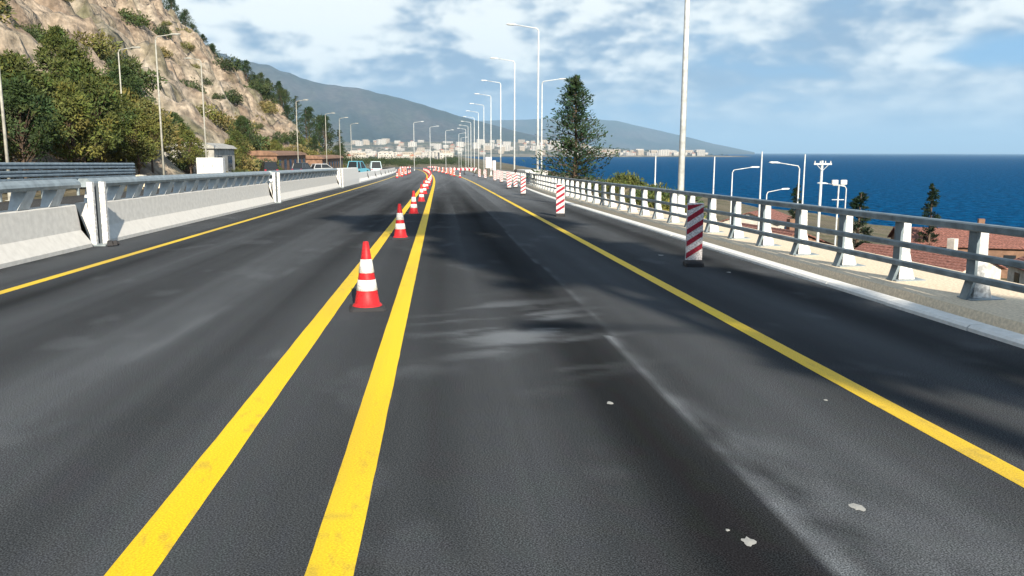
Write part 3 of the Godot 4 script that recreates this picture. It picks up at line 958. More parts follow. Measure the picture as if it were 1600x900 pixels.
func build_right_rail() -> void:
	var t := thing("guard_rail", "long three-bar steel guard rail on white flared posts along the sea side", "guard rail")
	var white := MB.new()
	# white web plate with a flared foot (seen from behind along the road), dark flange towards the road
	var w := [Vector2(0.0, 0.0), Vector2(0.0, 0.80), Vector2(0.11, 0.80), Vector2(0.125, 0.35), Vector2(0.21, 0.02), Vector2(0.21, 0.0)]
	var fr := []
	for z in [0.045, -0.045]:
		var ring := []
		for q in w: ring.append(Vector3(q.x, q.y, z))
		fr.append(ring)
	white.sweep(w, fr)
	var white_mesh := white.done()
	var fl := MB.new()
	fl.hexa(Vector3(-0.035, 0.20, 0.075), Vector3(-0.001, 0.20, 0.075), Vector3(-0.001, 0.20, -0.075), Vector3(-0.035, 0.20, -0.075), Vector3(-0.035, 0.83, 0.075), Vector3(-0.001, 0.83, 0.075), Vector3(-0.001, 0.83, -0.075), Vector3(-0.035, 0.83, -0.075))
	# the foot of the flange kicks out towards the road
	fl.hexa(Vector3(-0.10, 0.0, 0.06), Vector3(-0.06, 0.0, 0.06), Vector3(-0.06, 0.0, -0.06), Vector3(-0.10, 0.0, -0.06), Vector3(-0.035, 0.20, 0.075), Vector3(-0.001, 0.20, 0.075), Vector3(-0.001, 0.20, -0.075), Vector3(-0.035, 0.20, -0.075))
	var fl_mesh := fl.done()
	var pl := MB.new()
	pl.bevel(Vector3(0.12, 0.008, 0), Vector3(0.40, 0.018, 0.26), 0.006)
	var pl_mesh := pl.done()
	var d := 1.04
	while d < 104.0:
		var p := obj("post", white_mesh, M.white_steel, t)
		p.position = R(5.80, d, 0.14)
		obj("flange", fl_mesh, M.rail, p)
		obj("foot_plate", pl_mesh, M.galvanised, p)
		d += 1.5
	for q in [["top_rail", 0.885, 0.085, 0.11], ["middle_rail", 0.62, 0.072, 0.055], ["lower_rail", 0.385, 0.072, 0.055]]:
		var y: float = q[1]
		var h: float = q[2] * 0.5
		var dp: float = q[3]
		var x1 := 5.742
		if q[0] == "top_rail":
			y = 0.93
			x1 = 5.82
		for k in 17:
			var a: float = 0.3 + k * 6.0
			obj(q[0], swept([Vector2(x1, y - h), Vector2(x1 - dp + 0.012, y - h), Vector2(x1 - dp, y - h + 0.015), Vector2(x1 - dp, y + h - 0.015), Vector2(x1 - dp + 0.012, y + h), Vector2(x1 - 0.01, y + h)], a + 0.004, a + 5.996, 1.5, true), M.rail, t)

func build_furniture() -> void:
	# cones down the middle
	var cone := make_cone()
	var first := true
	var d := 9.24
	var k := 0
	while d < 200.0:
		var x: float = -0.82 + rng.randf_range(-0.05, 0.05)
		if k == 0: x = -0.82
		var at := P(x, d, 0.0)
		if first:
			cone.position = at
			first = false
		else:
			var cc := copy(cone, at, rng.randf() * TAU)
			cc.rotation.x = rng.randf_range(-0.025, 0.025)
			cc.rotation.z = rng.randf_range(-0.025, 0.025)
		d += 8.8 if d < 60 else 7.0
		k += 1
	cone.rotation.y = 0.12
	# striped delineators on the closed shoulder
	var del := make_delineator("red and white diagonally striped delineator beside the right yellow edge line", "striped delineators on the shoulder")
	var spots := [[4.0, 12.81], [3.7, 25.5], [4.18, 43.2], [4.06, 54.6], [4.4, 66.0], [4.2, 79.0], [4.0, 92.0], [4.0, 106.0]]
	for q in spots.size():
		var at := R(spots[q][0], spots[q][1], 0.0)
		var turn: float = [-0.10, -0.25, -0.1, 0.15, -0.2, 0.1, 0.0, 0.2][q]
		if q == 0:
			del.position = at
			del.rotation.y = turn
		else: copy(del, at, turn)
	var dl := make_delineator("striped delineator with a dark warning lamp on its top", "", "lamp_delineator", true)
	dl.position = R(4.55, 56.0, 0.0)
	# work site far ahead: boards, cones and delineators
	var bars := []
	for q in [[4.4, 118.0, 0.1], [3.6, 128.0, -0.2], [6.0, 140.0, 0.1], [-5.0, 190.0, 0.1], [2.0, 215.0, 0.0]]:
		var t := thing("barrier_board", "red and white chequered barrier board on two legs across the far lanes", "barrier board", P(q[0], q[1], 0.0), q[2], "barrier boards at the far work site")
		var b := MB.new()
		b.box(Vector3(0, 0.86, 0), Vector3(2.4, 0.28, 0.04))
		obj("board", b.done(), M.board_white, t)
		for s in 4:
			var r := MB.new()
			r.box(Vector3(-0.9 + s * 0.6, 0.86, 0.021), Vector3(0.3, 0.276, 0.006))
			obj("red_stripe", r.done(), M.board_red, t)
		for s in [-1.0, 1.0]:
			var l := MB.new()
			l.box(Vector3(s * 0.95, 0.36, 0), Vector3(0.06, 0.72, 0.06))
			l.bevel(Vector3(s * 0.95, 0.04, 0), Vector3(0.3, 0.08, 0.6), 0.02)
			obj("leg", l.done(), M.rubber, t)
		bars.append(t)
	for q in [[-4.6, 96.0], [-4.4, 108.0], [-4.2, 120.0], [-4.0, 134.0], [-3.9, 148.0], [2.6, 98.0], [2.3, 110.0], [2.2, 122.0], [2.0, 136.0], [1.8, 150.0], [1.6, 165.0], [1.0, 182.0]]:
		copy(cone, P(q[0], q[1], 0.0), 0.3, 1.0, "traffic cone in the scatter of cones around the far work site", "cones around the far work site")
	for q in [[5.2, 62.0], [5.4, 73.0], [6.0, 85.0], [5.0, 100.0], [-5.2, 128.0], [-5.0, 142.0], [3.2, 150.0], [4.4, 160.0]]:
		copy(del, P(q[0], q[1], 0.0), 0.1, 1.0, "striped delineator among the barrier boards of the far work site", "delineators at the far work site")
	# red plastic barrier units across the closed lanes
	var wb := thing("plastic_barrier", "red plastic water-filled barrier unit in the row at the far work site", "barrier", Vector3.ZERO, 0.0, "plastic barriers at the far work site")
	var wm := MB.new()
	wm.hexa(Vector3(-0.75, 0, 0.28), Vector3(0.75, 0, 0.28), Vector3(0.75, 0, -0.28), Vector3(-0.75, 0, -0.28), Vector3(-0.75, 0.3, 0.18), Vector3(0.75, 0.3, 0.18), Vector3(0.75, 0.3, -0.18), Vector3(-0.75, 0.3, -0.18))
	wm.bevel(Vector3(0, 0.62, 0), Vector3(1.46, 0.66, 0.24), 0.05)
	obj("shell", wm.done(), M.plastic_red, wb)
	for s in [-1.0, 1.0]:
		var hm := MB.new()
		hm.box(Vector3(s * 0.35, 0.62, 0.122), Vector3(0.42, 0.2, 0.01))
		obj("reflector", hm.done(), M.board_white, wb)
	wb.position = P(-4.9, 112.0, 0.0)
	wb.rotation.y = PI / 2
	for n in 22:
		var q: Array = [-4.9 if n % 4 < 2 else 2.5, 112.0 + n * 5.2]
		if n == 0: continue
		var wc := copy(wb, P(q[0], q[1], 0.0), PI / 2 + rng.randf_range(-0.08, 0.08))
		if n % 2 == 1: wc.get_node("shell").material_override = M.board_white
		if n % 2 == 1: wc.set_meta("label", "white plastic water-filled barrier unit in the row at the far work site")
	# white work signs on posts
	for q in [[5.0, 84.0, 2.3, "tall white work sign on a post beyond the striped delineators"], [6.4, 97.0, 2.0, "lower white work sign on a post close to the guard rail end"]]:
		var t := thing("work_sign", q[3], "sign", P(q[0], q[1], 0.0))
		var p := MB.new()
		p.box(Vector3(0, q[2] * 0.5, -0.04), Vector3(0.06, q[2], 0.06))
		p.bevel(Vector3(0, 0.04, 0), Vector3(0.5, 0.08, 0.5), 0.02)
		obj("post", p.done(), M.dark_steel, t)
		var s := MB.new()
		s.bevel(Vector3(0, q[2] - 0.55, 0), Vector3(0.62, 1.1, 0.03), 0.01)
		obj("panel", s.done(), M.board_white, t)
	# street lamps on the sea side
	var lamp := make_lamp(12.0, 1.7, -1.0, "street_lamp", "tall pale steel street lamp rising behind the guard rail, nearest the pine", "street lamps along the sea side")
	lamp.position = R(6.95, 23.7, 0.15)
	var ld := 67.0
	while ld < 260.0:
		copy(lamp, R(6.85, ld, 0.15) if ld < 105 else Vector3(7.9, -GRADE * ld - 0.1, -ld), 0.0, 1.0, "tall pale street lamp in the receding row past the guard rail", "street lamps along the sea side")
		ld += 20.5 if ld > 70 else 21.0
	copy(lamp, Vector3(8.0, land(8.0, -15.6), 15.6), 0.0, 1.0, "tall pale street lamp among the pines behind the viewpoint", "street lamps along the sea side")
	lamp.set_meta("label", "tall pale steel street lamp rising behind the guard rail near the striped delineator")
	copy(lamp, Vector3(11.2, land(11.2, 92.0), -92.0), PI, 1.04, "tall pale street lamp just outside the row, arm turned to the sea", "street lamps along the sea side")
	for q in [[-6.2, 210.0], [-2.5, 235.0], [2.0, 260.0], [8.5, 330.0], [6.6, 285.0]]:
		copy(lamp, Vector3(q[0], -GRADE * q[1] - 0.25, -q[1]), PI, 1.0, "small looking pale street lamp where the far road bends away", "street lamps at the far bend")
	# street lamps beyond the opposite carriageway
	var lamp2 := make_lamp(11.0, 1.0, 1.0, "roadside_lamp", "grey street lamp beyond the opposite carriageway with arm over the road", "street lamps in front of the hillside", 0.085, M.old_steel)
	var ls := [[-20.5, 42.0], [-20.6, 65.0], [-26.5, 74.0], [-21.2, 79.0], [-21.0, 128.0], [-21.0, 160.0], [-20.2, 175.0], [-20.5, 200.0]]
	for q in ls.size():
		var at := Vector3(ls[q][0], land(ls[q][0], ls[q][1]), -ls[q][1])
		if q == 0: lamp2.position = at
		else: copy(lamp2, at, [0.0, 0.0, 0.0, PI * 0.85, 0.0, 0.2, 0.0, 0.0][q])

func build_left_side() -> void:
	# triple-beam guard rail on the far side of the opposite carriageway
	var t := thing("beam_guard_rail", "blue grey three-beam guard rail across the opposite carriageway before the pines", "guard rail")
	for k in 3:
		var y: float = 0.62 + k * 0.36
		obj("beam", swept([Vector2(-18.9, y), Vector2(-18.82, y + 0.04), Vector2(-18.82, y + 0.11), Vector2(-18.9, y + 0.155), Vector2(-18.82, y + 0.20), Vector2(-18.82, y + 0.27), Vector2(-18.9, y + 0.31), Vector2(-18.92, y + 0.31), Vector2(-18.92, y)], 20.0, 54.0, 4.0), M.blue_rail, t)
	for k in 18:
		var p := MB.new()
		p.box(P(-19.0, 20.2 + k * 1.98, 0.68), Vector3(0.12, 1.85, 0.10))
		obj("post", p.done(), M.galvanised, t)
	# pines at the foot of the hill
	var pines := []
	var tones := [Color(0.10, 0.112, 0.036), Color(0.062, 0.082, 0.028), Color(0.042, 0.065, 0.028), Color(0.115, 0.12, 0.045)]
	for k in 6:
		pines.append(round_tree(7.8, 5.4, tones[k % 4], 130, 46, 0.36))
	var n := 0
	for q in [[-24.5, 43, 0.85, 0], [-27.0, 48, 0.9, 3], [-23.5, 50, 0.8, 2], [-30.0, 46, 0.8, 0], [-26.0, 55, 1.0, 1], [-23.8, 58, 0.85, 0], [-29.0, 60, 0.95, 2], [-25.0, 64, 0.95, 1], [-31.5, 56, 0.8, 3], [-34.0, 64, 0.75, 4], [-27.5, 68, 1.1, 5], [-24.5, 71, 0.75, 0], [-30.0, 73, 1.1, 1], [-26.0, 79, 0.8, 3], [-29.5, 84, 0.85, 2], [-25.5, 89, 0.6, 0], [-33.0, 78, 0.8, 5], [-28.0, 95, 0.65, 1], [-37.0, 52, 0.7, 2], [-40.0, 70, 0.75, 0], [-31.0, 102, 0.7, 2], [-26.0, 108, 0.55, 4], [-28.0, 120, 0.6, 1], [-30.0, 132, 0.6, 2], [-26.5, 140, 0.5, 0], [-29.0, 152, 0.55, 1], [-27.0, 165, 0.5, 5]]:
		var lab: String = ["yellowish olive pine in the dense stand at the hill's foot", "dull green pine in the dense stand at the hill's foot", "dark green pine in the dense stand at the hill's foot"][[0, 1, 2, 0, 0, 1][q[3]]]
		plant_tree("pine_tree", lab, "tree", "pines at the foot of the hill", pines[q[3]], Vector3(q[0], land(q[0], q[1]) - 0.1, -q[1]), q[2], n * 1.7)
		n += 1
	# dark trees at the nose of the hill
	var darks := [round_tree(9.0, 5.0, Color(0.03, 0.05, 0.026), 90, 34, 0.12), conifer(10.0, 4.0, Color(0.028, 0.048, 0.024), 60, 26, 0.1), round_tree(8.0, 6.0, Color(0.04, 0.06, 0.028), 90, 34, 0.08)]
	for q in [[-27, 232, 1.0, 1], [-30, 226, 1.15, 0], [-33, 238, 1.25, 2], [-37, 246, 1.2, 0], [-28, 245, 0.8, 0], [-35, 228, 1.0, 1], [-41, 250, 1.3, 1], [-46, 258, 1.2, 2], [-51, 262, 1.0, 0], [-26, 218, 0.8, 2], [-31, 214, 0.7, 0]]:
		plant_tree("dark_tree", "dark green tree in the clump at the nose of the hill", "tree", "dark trees at the nose of the hill", darks[q[3]], Vector3(q[0], land(q[0], q[1]) - 0.3, -q[1]), q[2], q[0] * 1.0)
	# trees along the skyline of the cut
	for k in 44:
		var s: float = 16.0 + k * 2.3 + rng.randf_range(-1, 1)
		var d: float = hill_end(s) - 12.0 + rng.randf_range(-6.0, 9.0)
		var x: float = -27.0 - s
		plant_tree("ridge_tree", "dark bushy tree on the skyline above the bare rock", "tree", "trees on the skyline of the cut", darks[(k % 2) * 2], Vector3(x, land(x, d) - 1.2, -d), rng.randf_range(0.6, 1.05), k * 1.3)
	# shrubs on the slope
	var shrubs := []
	for c in [Color(0.10, 0.105, 0.035), Color(0.06, 0.08, 0.032), Color(0.045, 0.065, 0.03), Color(0.13, 0.12, 0.05)]:
		shrubs.append(bush(1.5, 1.9, c, 46, 30))
	var words_ := ["olive green shrub clinging to the rocky slope", "dull green shrub clinging to the rocky slope", "dark green shrub clinging to the rocky slope", "straw tinted dry shrub clinging to the rocky slope"]
	for k in 190:
		var s: float = pow(rng.randf(), 1.3) * 85.0 + 1.0
		var d: float = rng.randf_range(45.0, 238.0 + s * 0.9)
		if d > 130.0 and rng.randf() < 0.42 and s > 6.0: continue
		var x: float = -27.0 - s
		var o := obj("hillside_shrub", shrubs[k % 4], M.leaf)
		tag(o, words_[k % 4], "shrub", "shrubs on the rocky slope")
		o.position = Vector3(x, land(x, d) - 0.25, -d)
		o.rotation.y = rng.randf() * TAU
		o.scale = Vector3.ONE * rng.randf_range(0.6, 2.1) * (1.25 if d < 110.0 else 1.0)
	# bushes along the foot past the pines
	for k in 40:
		var d: float = 90.0 + k * 3.6
		var x: float = -23.5 - rng.randf() * 6.0
		var o := obj("verge_bush", shrubs[(k * 3 + 1) % 4], M.leaf)
		tag(o, ["olive green bush at the roadside foot of the slope", "dull green bush at the roadside foot of the slope", "dark green bush at the roadside foot of the slope", "straw tinted bush at the roadside foot of the slope"][(k * 3 + 1) % 4], "bush", "bushes along the foot of the slope")
		o.position = Vector3(x, land(x, d) - 0.2, -d)
		o.rotation.y = k * 2.1
		o.scale = Vector3.ONE * rng.randf_range(0.7, 1.6)
	# white cabinet at the lamp's foot
	var cb := thing("white_cabinet", "white steel utility cabinet on a plinth at a street lamp's foot", "cabinet", Vector3(-20.3, land(-20.3, 77.0), -77.0))
	var pm := MB.new()
	pm.bevel(Vector3(0, 0.25, 0), Vector3(2.5, 1.3, 1.0), 0.03)
	obj("plinth", pm.done(), M.wall_grey, cb)
	var bm := MB.new()
	bm.bevel(Vector3(0, 1.62, 0), Vector3(2.3, 1.42, 0.8), 0.03)
	obj("body", bm.done(), M.white_steel, cb)
	for k in 3:
		var dm := MB.new()
		dm.box(Vector3(-0.75 + k * 0.75, 1.62, 0.405), Vector3(0.70, 1.3, 0.02))
		var dd := obj("door", dm.done(), M.board_white, cb)
		var hm := MB.new()
		hm.box(Vector3(-0.5 + k * 0.75, 1.6, 0.425), Vector3(0.04, 0.16, 0.03))
		obj("handle", hm.done(), M.dark_steel, dd)
	# grey concrete hut behind it, and the long brown shed
	hut("concrete_hut", "grey concrete hut with a curved roof behind the white cabinet", Vector3(-27.0, land(-27.0, 97.0) - 0.2, -97.0), 6.0, 9.0, 3.3, M.wall_grey, M.wall_grey)
	hut("brown_shed", "long low red brown shed with dark openings near the grey hut", Vector3(-25.5, land(-25.5, 135.0) - 0.3, -135.0), 5.0, 26.0, 2.9, M.wall_brown, M.wall_brown)
	hut("brown_shed", "farther long brown shed close to the dark trees", Vector3(-24.5, land(-24.5, 178.0) - 0.3, -178.0), 5.0, 34.0, 3.0, M.wall_brown, M.wall_brown)
	# parked cars
	make_car("black car parked below the brown shed", Color(0.012, 0.013, 0.015), 1.75, Vector3(-20.6, land(-20.6, 104.0) + 0.28, -104.0), 1.9)
	make_car("dark blue car parked beyond the black car", Color(0.02, 0.03, 0.05), 1.7, Vector3(-19.7, land(-19.7, 124.0) + 0.26, -124.0), 1.3)
	make_car("silver grey car parked next to the dark blue car", Color(0.42, 0.45, 0.48), 1.6, Vector3(-17.2, land(-17.2, 128.0) + 0.26, -128.0), 0.5)
	make_car("light blue car on the opposite carriageway near the low white barriers", Color(0.10, 0.36, 0.48), 2.0, Vector3(-11.8, -GRADE * 124.0, -124.0), 1.2)
	make_car("pale silver blue car right behind the light blue car", Color(0.45, 0.58, 0.64), 2.0, Vector3(-9.9, -GRADE * 131.0, -131.0), 1.75)
	# low rubble heap by the guard rail's end
	var rk := thing("rubble_heap", "grey brown heap of rubble past the end of the beam guard rail", "rubble", Vector3(-21.5, land(-21.5, 62.0), -62.0))
	for k in 40:
		var r := MB.new()
		var a := rng.randf() * TAU
		var q := sqrt(rng.randf()) * 2.2
		var sz: float = rng.randf_range(0.2, 0.55)
		r.box(Vector3(cos(a) * q, max(0.05, 0.75 * (1.0 - q / 2.3)) + 0.05, sin(a) * q), Vector3(sz, sz * 0.7, sz * 0.9), rng.randf() * 3.0, 0.65)
		obj("stone", r.done(), M.wall_grey if k % 2 else M.paving, rk)

func hut(called: String, label: String, at: Vector3, w: float, l: float, h: float, wall: Material, roof: Material) -> void:
	var t := thing(called, label, "building", at)
	var b := MB.new()
	b.box(Vector3(0, h * 0.5 - 0.5, 0), Vector3(w, h + 1.0, l))
	obj("wall", b.done(), wall, t)
	var r := MB.new()
	var pr := []
	for k in 7:
		var a: float = PI * k / 6.0
		pr.append(Vector2(-cos(a) * (w * 0.5 + 0.3), h + sin(a) * 0.7))
	var fr := []
	for z in [l * 0.5 + 0.3, -l * 0.5 - 0.3]:
		var ring := []
		for q in pr: ring.append(Vector3(q.x, q.y, z))
		fr.append(ring)
	r.sweep(pr, fr)
	obj("roof", r.done(), roof, t)
	var n: int = max(2, int(l / 4.0))
	for k in n:
		var o := MB.new()
		o.box(Vector3(w * 0.5, h * 0.5, l * ((k + 0.5) / n - 0.5)), Vector3(0.08, 1.7, 1.9))
		obj("opening", o.done(), M.glass, t)
	var dr := MB.new()
	dr.box(Vector3(0, 1.05, l * 0.5), Vector3(1.5, 2.1, 0.08))
	obj("door", dr.done(), M.wood, t)

func build_right_side() -> void:
	# the lone pine on the verge
	var p := conifer(8.7, 5.2, Color(0.03, 0.055, 0.03), 190, 36, 0.05, 0.7, 0.85)
	var px := 8.75
	var pd := 54.0
	plant_tree("tall_pine", "lone dark green pine with ragged tip standing behind the guard rail", "tree", "", p, Vector3(px, land(px, pd) - 0.9, -pd), 1.0, 0.7)
	# shrubs on the verge beside it
	var cols := [Color(0.145, 0.14, 0.04), Color(0.09, 0.105, 0.035), Color(0.05, 0.075, 0.03)]
	var bs := []
	for c in cols: bs.append(bush(1.3, 1.3, c, 44, 34))
	var words_ := ["yellow green shrub on the mound beside the lone pine", "green shrub on the mound beside the lone pine", "dark green shrub on the mound beside the lone pine"]
	for k in 34:
		var d: float = rng.randf_range(36.0, 66.0)
		var x: float = 9.0 + flare(d) + rng.randf() * 4.0
		var o := obj("verge_shrub", bs[k % 3], M.leaf)
		tag(o, words_[k % 3], "shrub", "shrubs on the verge mound")
		o.position = Vector3(x, land(x, d) - 0.25, -d)
		o.rotation.y = k * 1.1
		o.scale = Vector3.ONE * rng.randf_range(0.4, 0.8)
	# shrubs down the embankment and in the lower gardens
	var words2 := ["yellow green shrub growing below the guard rail", "green shrub growing below the guard rail", "dark green shrub growing below the guard rail"]
	for k in 60:
		var d: float = rng.randf_range(6.0, 60.0)
		var x: float = 12.0 + rng.randf() * 26.0
		var o := obj("embankment_shrub", bs[(k * 2) % 3], M.leaf)
		tag(o, words2[(k * 2) % 3], "shrub", "shrubs on the embankment below the rail")
		o.position = Vector3(x, land(x, d) - 0.2, -d)
		o.rotation.y = k * 1.9
		o.scale = Vector3.ONE * rng.randf_range(0.5, 1.4)
	# boulder on the mound
	var bo := MB.new()
	bo.st.set_smooth_group(0)
	bo.lathe([Vector2(0.02, -0.5), Vector2(1.5, -0.3), Vector2(1.7, 0.15), Vector2(1.2, 0.5), Vector2(0.5, 0.68), Vector2(0.01, 0.72)], 9)
	var b := obj("boulder", bo.done(), M.paving)
	tag(b, "pale sandy boulder on the mound between pine and shrubs", "boulder")
	b.position = Vector3(11.2, land(11.2, 51.5), -51.5)
	b.rotation.y = 0.4
	# white site cabin past the rail
	var cb := thing("site_cabin", "white boxy site cabin with a grey window beyond the guard rail", "cabin", Vector3(10.6, land(10.6, 96.0), -96.0), 0.1)
	var cm := MB.new()
	cm.bevel(Vector3(0, 1.05, 0), Vector3(2.6, 2.9, 5.0), 0.04)
	obj("body", cm.done(), M.white_steel, cb)
	for k in 2:
		var wm := MB.new()
		wm.box(Vector3(-0.6 + k * 1.2, 1.5, 2.5), Vector3(0.8, 0.7, 0.06))
		obj("window", wm.done(), M.glass, cb)
	# houses on the lower ground, red roofs
	var hs := [
		[40.0, 66.0, 9.0, 13.0, 3.3, 0.5, M.wall_white, M.tile, "white house with red tiled roof and pale gable below the rail"],
		[52.0, 64.0, 8.0, 12.0, 3.2, -0.3, M.wall_white, M.tile, "smaller white house with red roof near the dark cypress"],
		[55.0, 84.0, 10.0, 16.0, 3.6, 1.2, M.wall_brown, M.tile, "brick red house with long red roof towards the sea"],
		[34.0, 84.0, 9.0, 14.0, 3.4, 0.2, M.wall_brown, M.tile, "red brown house behind the white gabled one"],
		[27.0, 72.0, 7.0, 9.0, 3.0, 0.9, M.wall_white, M.wall_grey, "low pale house with grey roof under the lamps"],
		[66.0, 78.0, 9.0, 14.0, 3.4, 0.1, M.wall_white, M.tile, "wide white house with red roof closest to the beach"],
		[24.0, 110.0, 8.0, 14.0, 3.3, 0.4, M.wall_brown, M.tile, "red brown house with red roof on the way to the harbour"],
		[44.0, 112.0, 9.0, 14.0, 3.5, -0.6, M.wall_white, M.tile, "white house with red roof standing behind the lamp cluster"]]
	for q in hs:
		gable_house(q[8], Vector3(q[0], land(q[0], q[1]) - 0.2, -q[1]), q[5], q[2] * 0.8, q[3] * 0.75, q[4] - 0.4, q[6], q[7])
	# rendered garden walls along the terrace
	var pink := mat(Color(0.52, 0.37, 0.30), 0.9, M.wall_white.albedo_texture, 0.2)
	for q in [[16.0, 50.0, 27.0, 46.0, 2.4, "long pinkish rendered garden wall below the rail"], [28.5, 45.0, 41.0, 40.0, 2.0, "second pinkish garden wall nearer the slat fence"], [13.5, 40.0, 22.0, 33.0, 1.8, "short pinkish garden wall at the embankment foot"]]:
		var p0 := Vector3(q[0], 0, -q[1])
		var p1 := Vector3(q[2], 0, -q[3])
		var gw := thing("garden_wall", q[5], "wall", Vector3.ZERO)
		var turn: float = -atan2(p1.z - p0.z, p1.x - p0.x)
		var len_: float = p0.distance_to(p1)
		for k in 5:
			var c := p0.lerp(p1, (k + 0.5) / 5.0)
			c.y = land(c.x, -c.z)
			var wm := MB.new()
			wm.box(c + Vector3(0, q[4] * 0.5 - 0.6, 0), Vector3(len_ / 5.0 - 0.01, q[4] + 1.2, 0.25), turn)
			var pn := obj("panel", wm.done(), pink, gw)
			var cm2 := MB.new()
			cm2.box(c + Vector3(0, q[4] + 0.05, 0), Vector3(len_ / 5.0 - 0.01, 0.1, 0.4), turn)
			obj("coping", cm2.done(), M.wall_white, pn)
	# pale slatted fence on the lower terrace
	var f := thing("slat_fence", "pale grey upright slat fence on the terrace below the rail", "fence", Vector3.ZERO)
	var a := Vector3(23.5, 0, -38.0)
	var bb := Vector3(36.0, 0, -30.0)
	var nn := 110
	var slat := BoxMesh.new()
	slat.size = Vector3(0.09, 2.0, 0.025)
	for k in nn:
		var q := a.lerp(bb, k / float(nn - 1))
		var o := obj("slat", slat, M.wall_white if k % 3 else M.wall_grey, f)
		o.position = Vector3(q.x, land(q.x, -q.z) + 1.0 + rng.randf_range(-0.02, 0.02), q.z)
		o.rotation.y = 0.57
	for y in [0.5, 1.6]:
		var r := MB.new()
		for k in 12:
			var q0 := a.lerp(bb, k / 12.0)
			var q1 := a.lerp(bb, (k + 1) / 12.0)
			r.tube(Vector3(q0.x + 0.02, land(q0.x, -q0.z) + y, q0.z - 0.045), Vector3(q1.x + 0.02, land(q1.x, -q1.z) + y, q1.z - 0.045), 0.03, 0.03, 5)
		obj("fence_rail", r.done(), M.wall_grey, f)
	# lamps and poles of the lower road, seen against the sea
	var low := make_lamp(8.6, 1.5, 1.0, "lower_road_lamp", "single-arm lamp of the lower road, seen against the sea", "lamps of the lower road", 0.08)
	var lows := [[1150, 262, 80.0, 0.0], [1208, 297, 66.0, 0.3], [1260, 255, 74.0, PI], [1340, 288, 70.0, PI * 0.9]]
	for k in lows.size():
		var q = lows[k]
		var x: float = (q[0] - 686.0) / 1300.0 * q[2]
		var top: float = 1.6 - (q[1] - 238.0) / 1300.0 * q[2]
		var gy: float = land(x, q[2])
		var sz: float = (top - gy) / 8.7
		if k == 0:
			low.position = Vector3(x, gy, -q[2])
			low.scale = Vector3.ONE * sz
		else: copy(low, Vector3(x, gy, -q[2]), q[3], sz)
	# plain tapered masts
	for q in [[1025, 243, 90.0], [1120, 244, 84.0], [1197, 236, 72.0], [1268, 240, 78.0]]:
		var x: float = (q[0] - 686.0) / 1300.0 * q[2]
		var top: float = 1.6 - (q[1] - 238.0) / 1300.0 * q[2]
		var gy: float = land(x, q[2])
		var t := thing("slim_mast", "slim pale mast without arm standing on the lower road", "mast", Vector3(x, gy, -q[2]), 0.0, "slim masts of the lower road")
		var m := MB.new()
		m.st.set_smooth_group(0)
		m.tube(Vector3(0, -0.3, 0), Vector3(0, top - gy, 0), 0.11, 0.06, 8)
		obj("shaft", m.done(), M.lamp_steel, t)
		var c := MB.new()
		c.bevel(Vector3(0, 0.2, 0), Vector3(0.4, 0.5, 0.4), 0.04)
		obj("base", c.done(), M.wall_grey, t)
	# wooden utility pole with cross-arm
	var ud := 60.0
	var ux: float = (1297.0 - 686.0) / 1300.0 * ud
	var uy := land(ux, ud)
	var ut: float = 1.6 - (250.0 - 238.0) / 1300.0 * ud - uy
	var up := thing("utility_pole", "utility pole with wooden cross-arm and insulators, seen against the sea", "utility pole", Vector3(ux, uy, -ud))
	var um := MB.new()
	um.st.set_smooth_group(0)
	um.tube(Vector3(0, -0.3, 0), Vector3(0, ut, 0), 0.14, 0.09, 8)
	obj("pole", um.done(), M.lamp_steel, up)
	var ca := MB.new()
	ca.box(Vector3(0, ut - 0.25, 0.1), Vector3(1.35, 0.12, 0.1))
	ca.tube(Vector3(-0.45, ut - 0.3, 0.1), Vector3(0, ut - 0.75, 0.1), 0.02, 0.02, 5)
	ca.tube(Vector3(0.45, ut - 0.3, 0.1), Vector3(0, ut - 0.75, 0.1), 0.02, 0.02, 5)
	obj("cross_arm", ca.done(), M.lamp_steel, up)
	for k in 4:
		var im := MB.new()
		im.tube(Vector3(-0.6 + k * 0.4, ut - 0.2, 0.1), Vector3(-0.6 + k * 0.4, ut - 0.02, 0.1), 0.05, 0.03, 7)
		obj("insulator", im.done(), M.white_steel, up)
	# floodlight mast
	var fd := 64.0
	var fx: float = (1327.0 - 686.0) / 1300.0 * fd
	var fy := land(fx, fd)
	var ft: float = 1.6 - (288.0 - 238.0) / 1300.0 * fd - fy
	var fm := thing("floodlight_mast", "short mast with twin floodlights and a crossbar below", "floodlight", Vector3(fx, fy, -fd))
	var mm := MB.new()
	mm.tube(Vector3(0, -0.3, 0), Vector3(0, ft, 0), 0.09, 0.06, 8)
	obj("pole", mm.done(), M.lamp_steel, fm)
	var xm := MB.new()
	xm.box(Vector3(0, ft - 0.05, 0), Vector3(1.0, 0.08, 0.08))
	xm.box(Vector3(0, ft - 1.2, 0), Vector3(1.0, 0.06, 0.06))
	obj("crossbar", xm.done(), M.lamp_steel, fm)
	for s in [-1.0, 1.0]:
		var lm := MB.new()
		lm.bevel(Vector3(s * 0.36, ft + 0.18, 0.05), Vector3(0.5, 0.36, 0.2), 0.03)
		obj("floodlight", lm.done(), M.white_steel, fm)
	# cypresses against the sea
	var cy := conifer(8.0, 2.0, Color(0.022, 0.036, 0.022), 90, 46, 0.03, 0.25)
	var cyp := [[1258, 284, 92.0, "dark cypress beside a curved lamp, seen against the sea"], [1366, 298, 76.0, "broad dark cypress next to the floodlight mast"], [1487, 284, 82.0, "slim dark cypress rising above the red roofs"]]
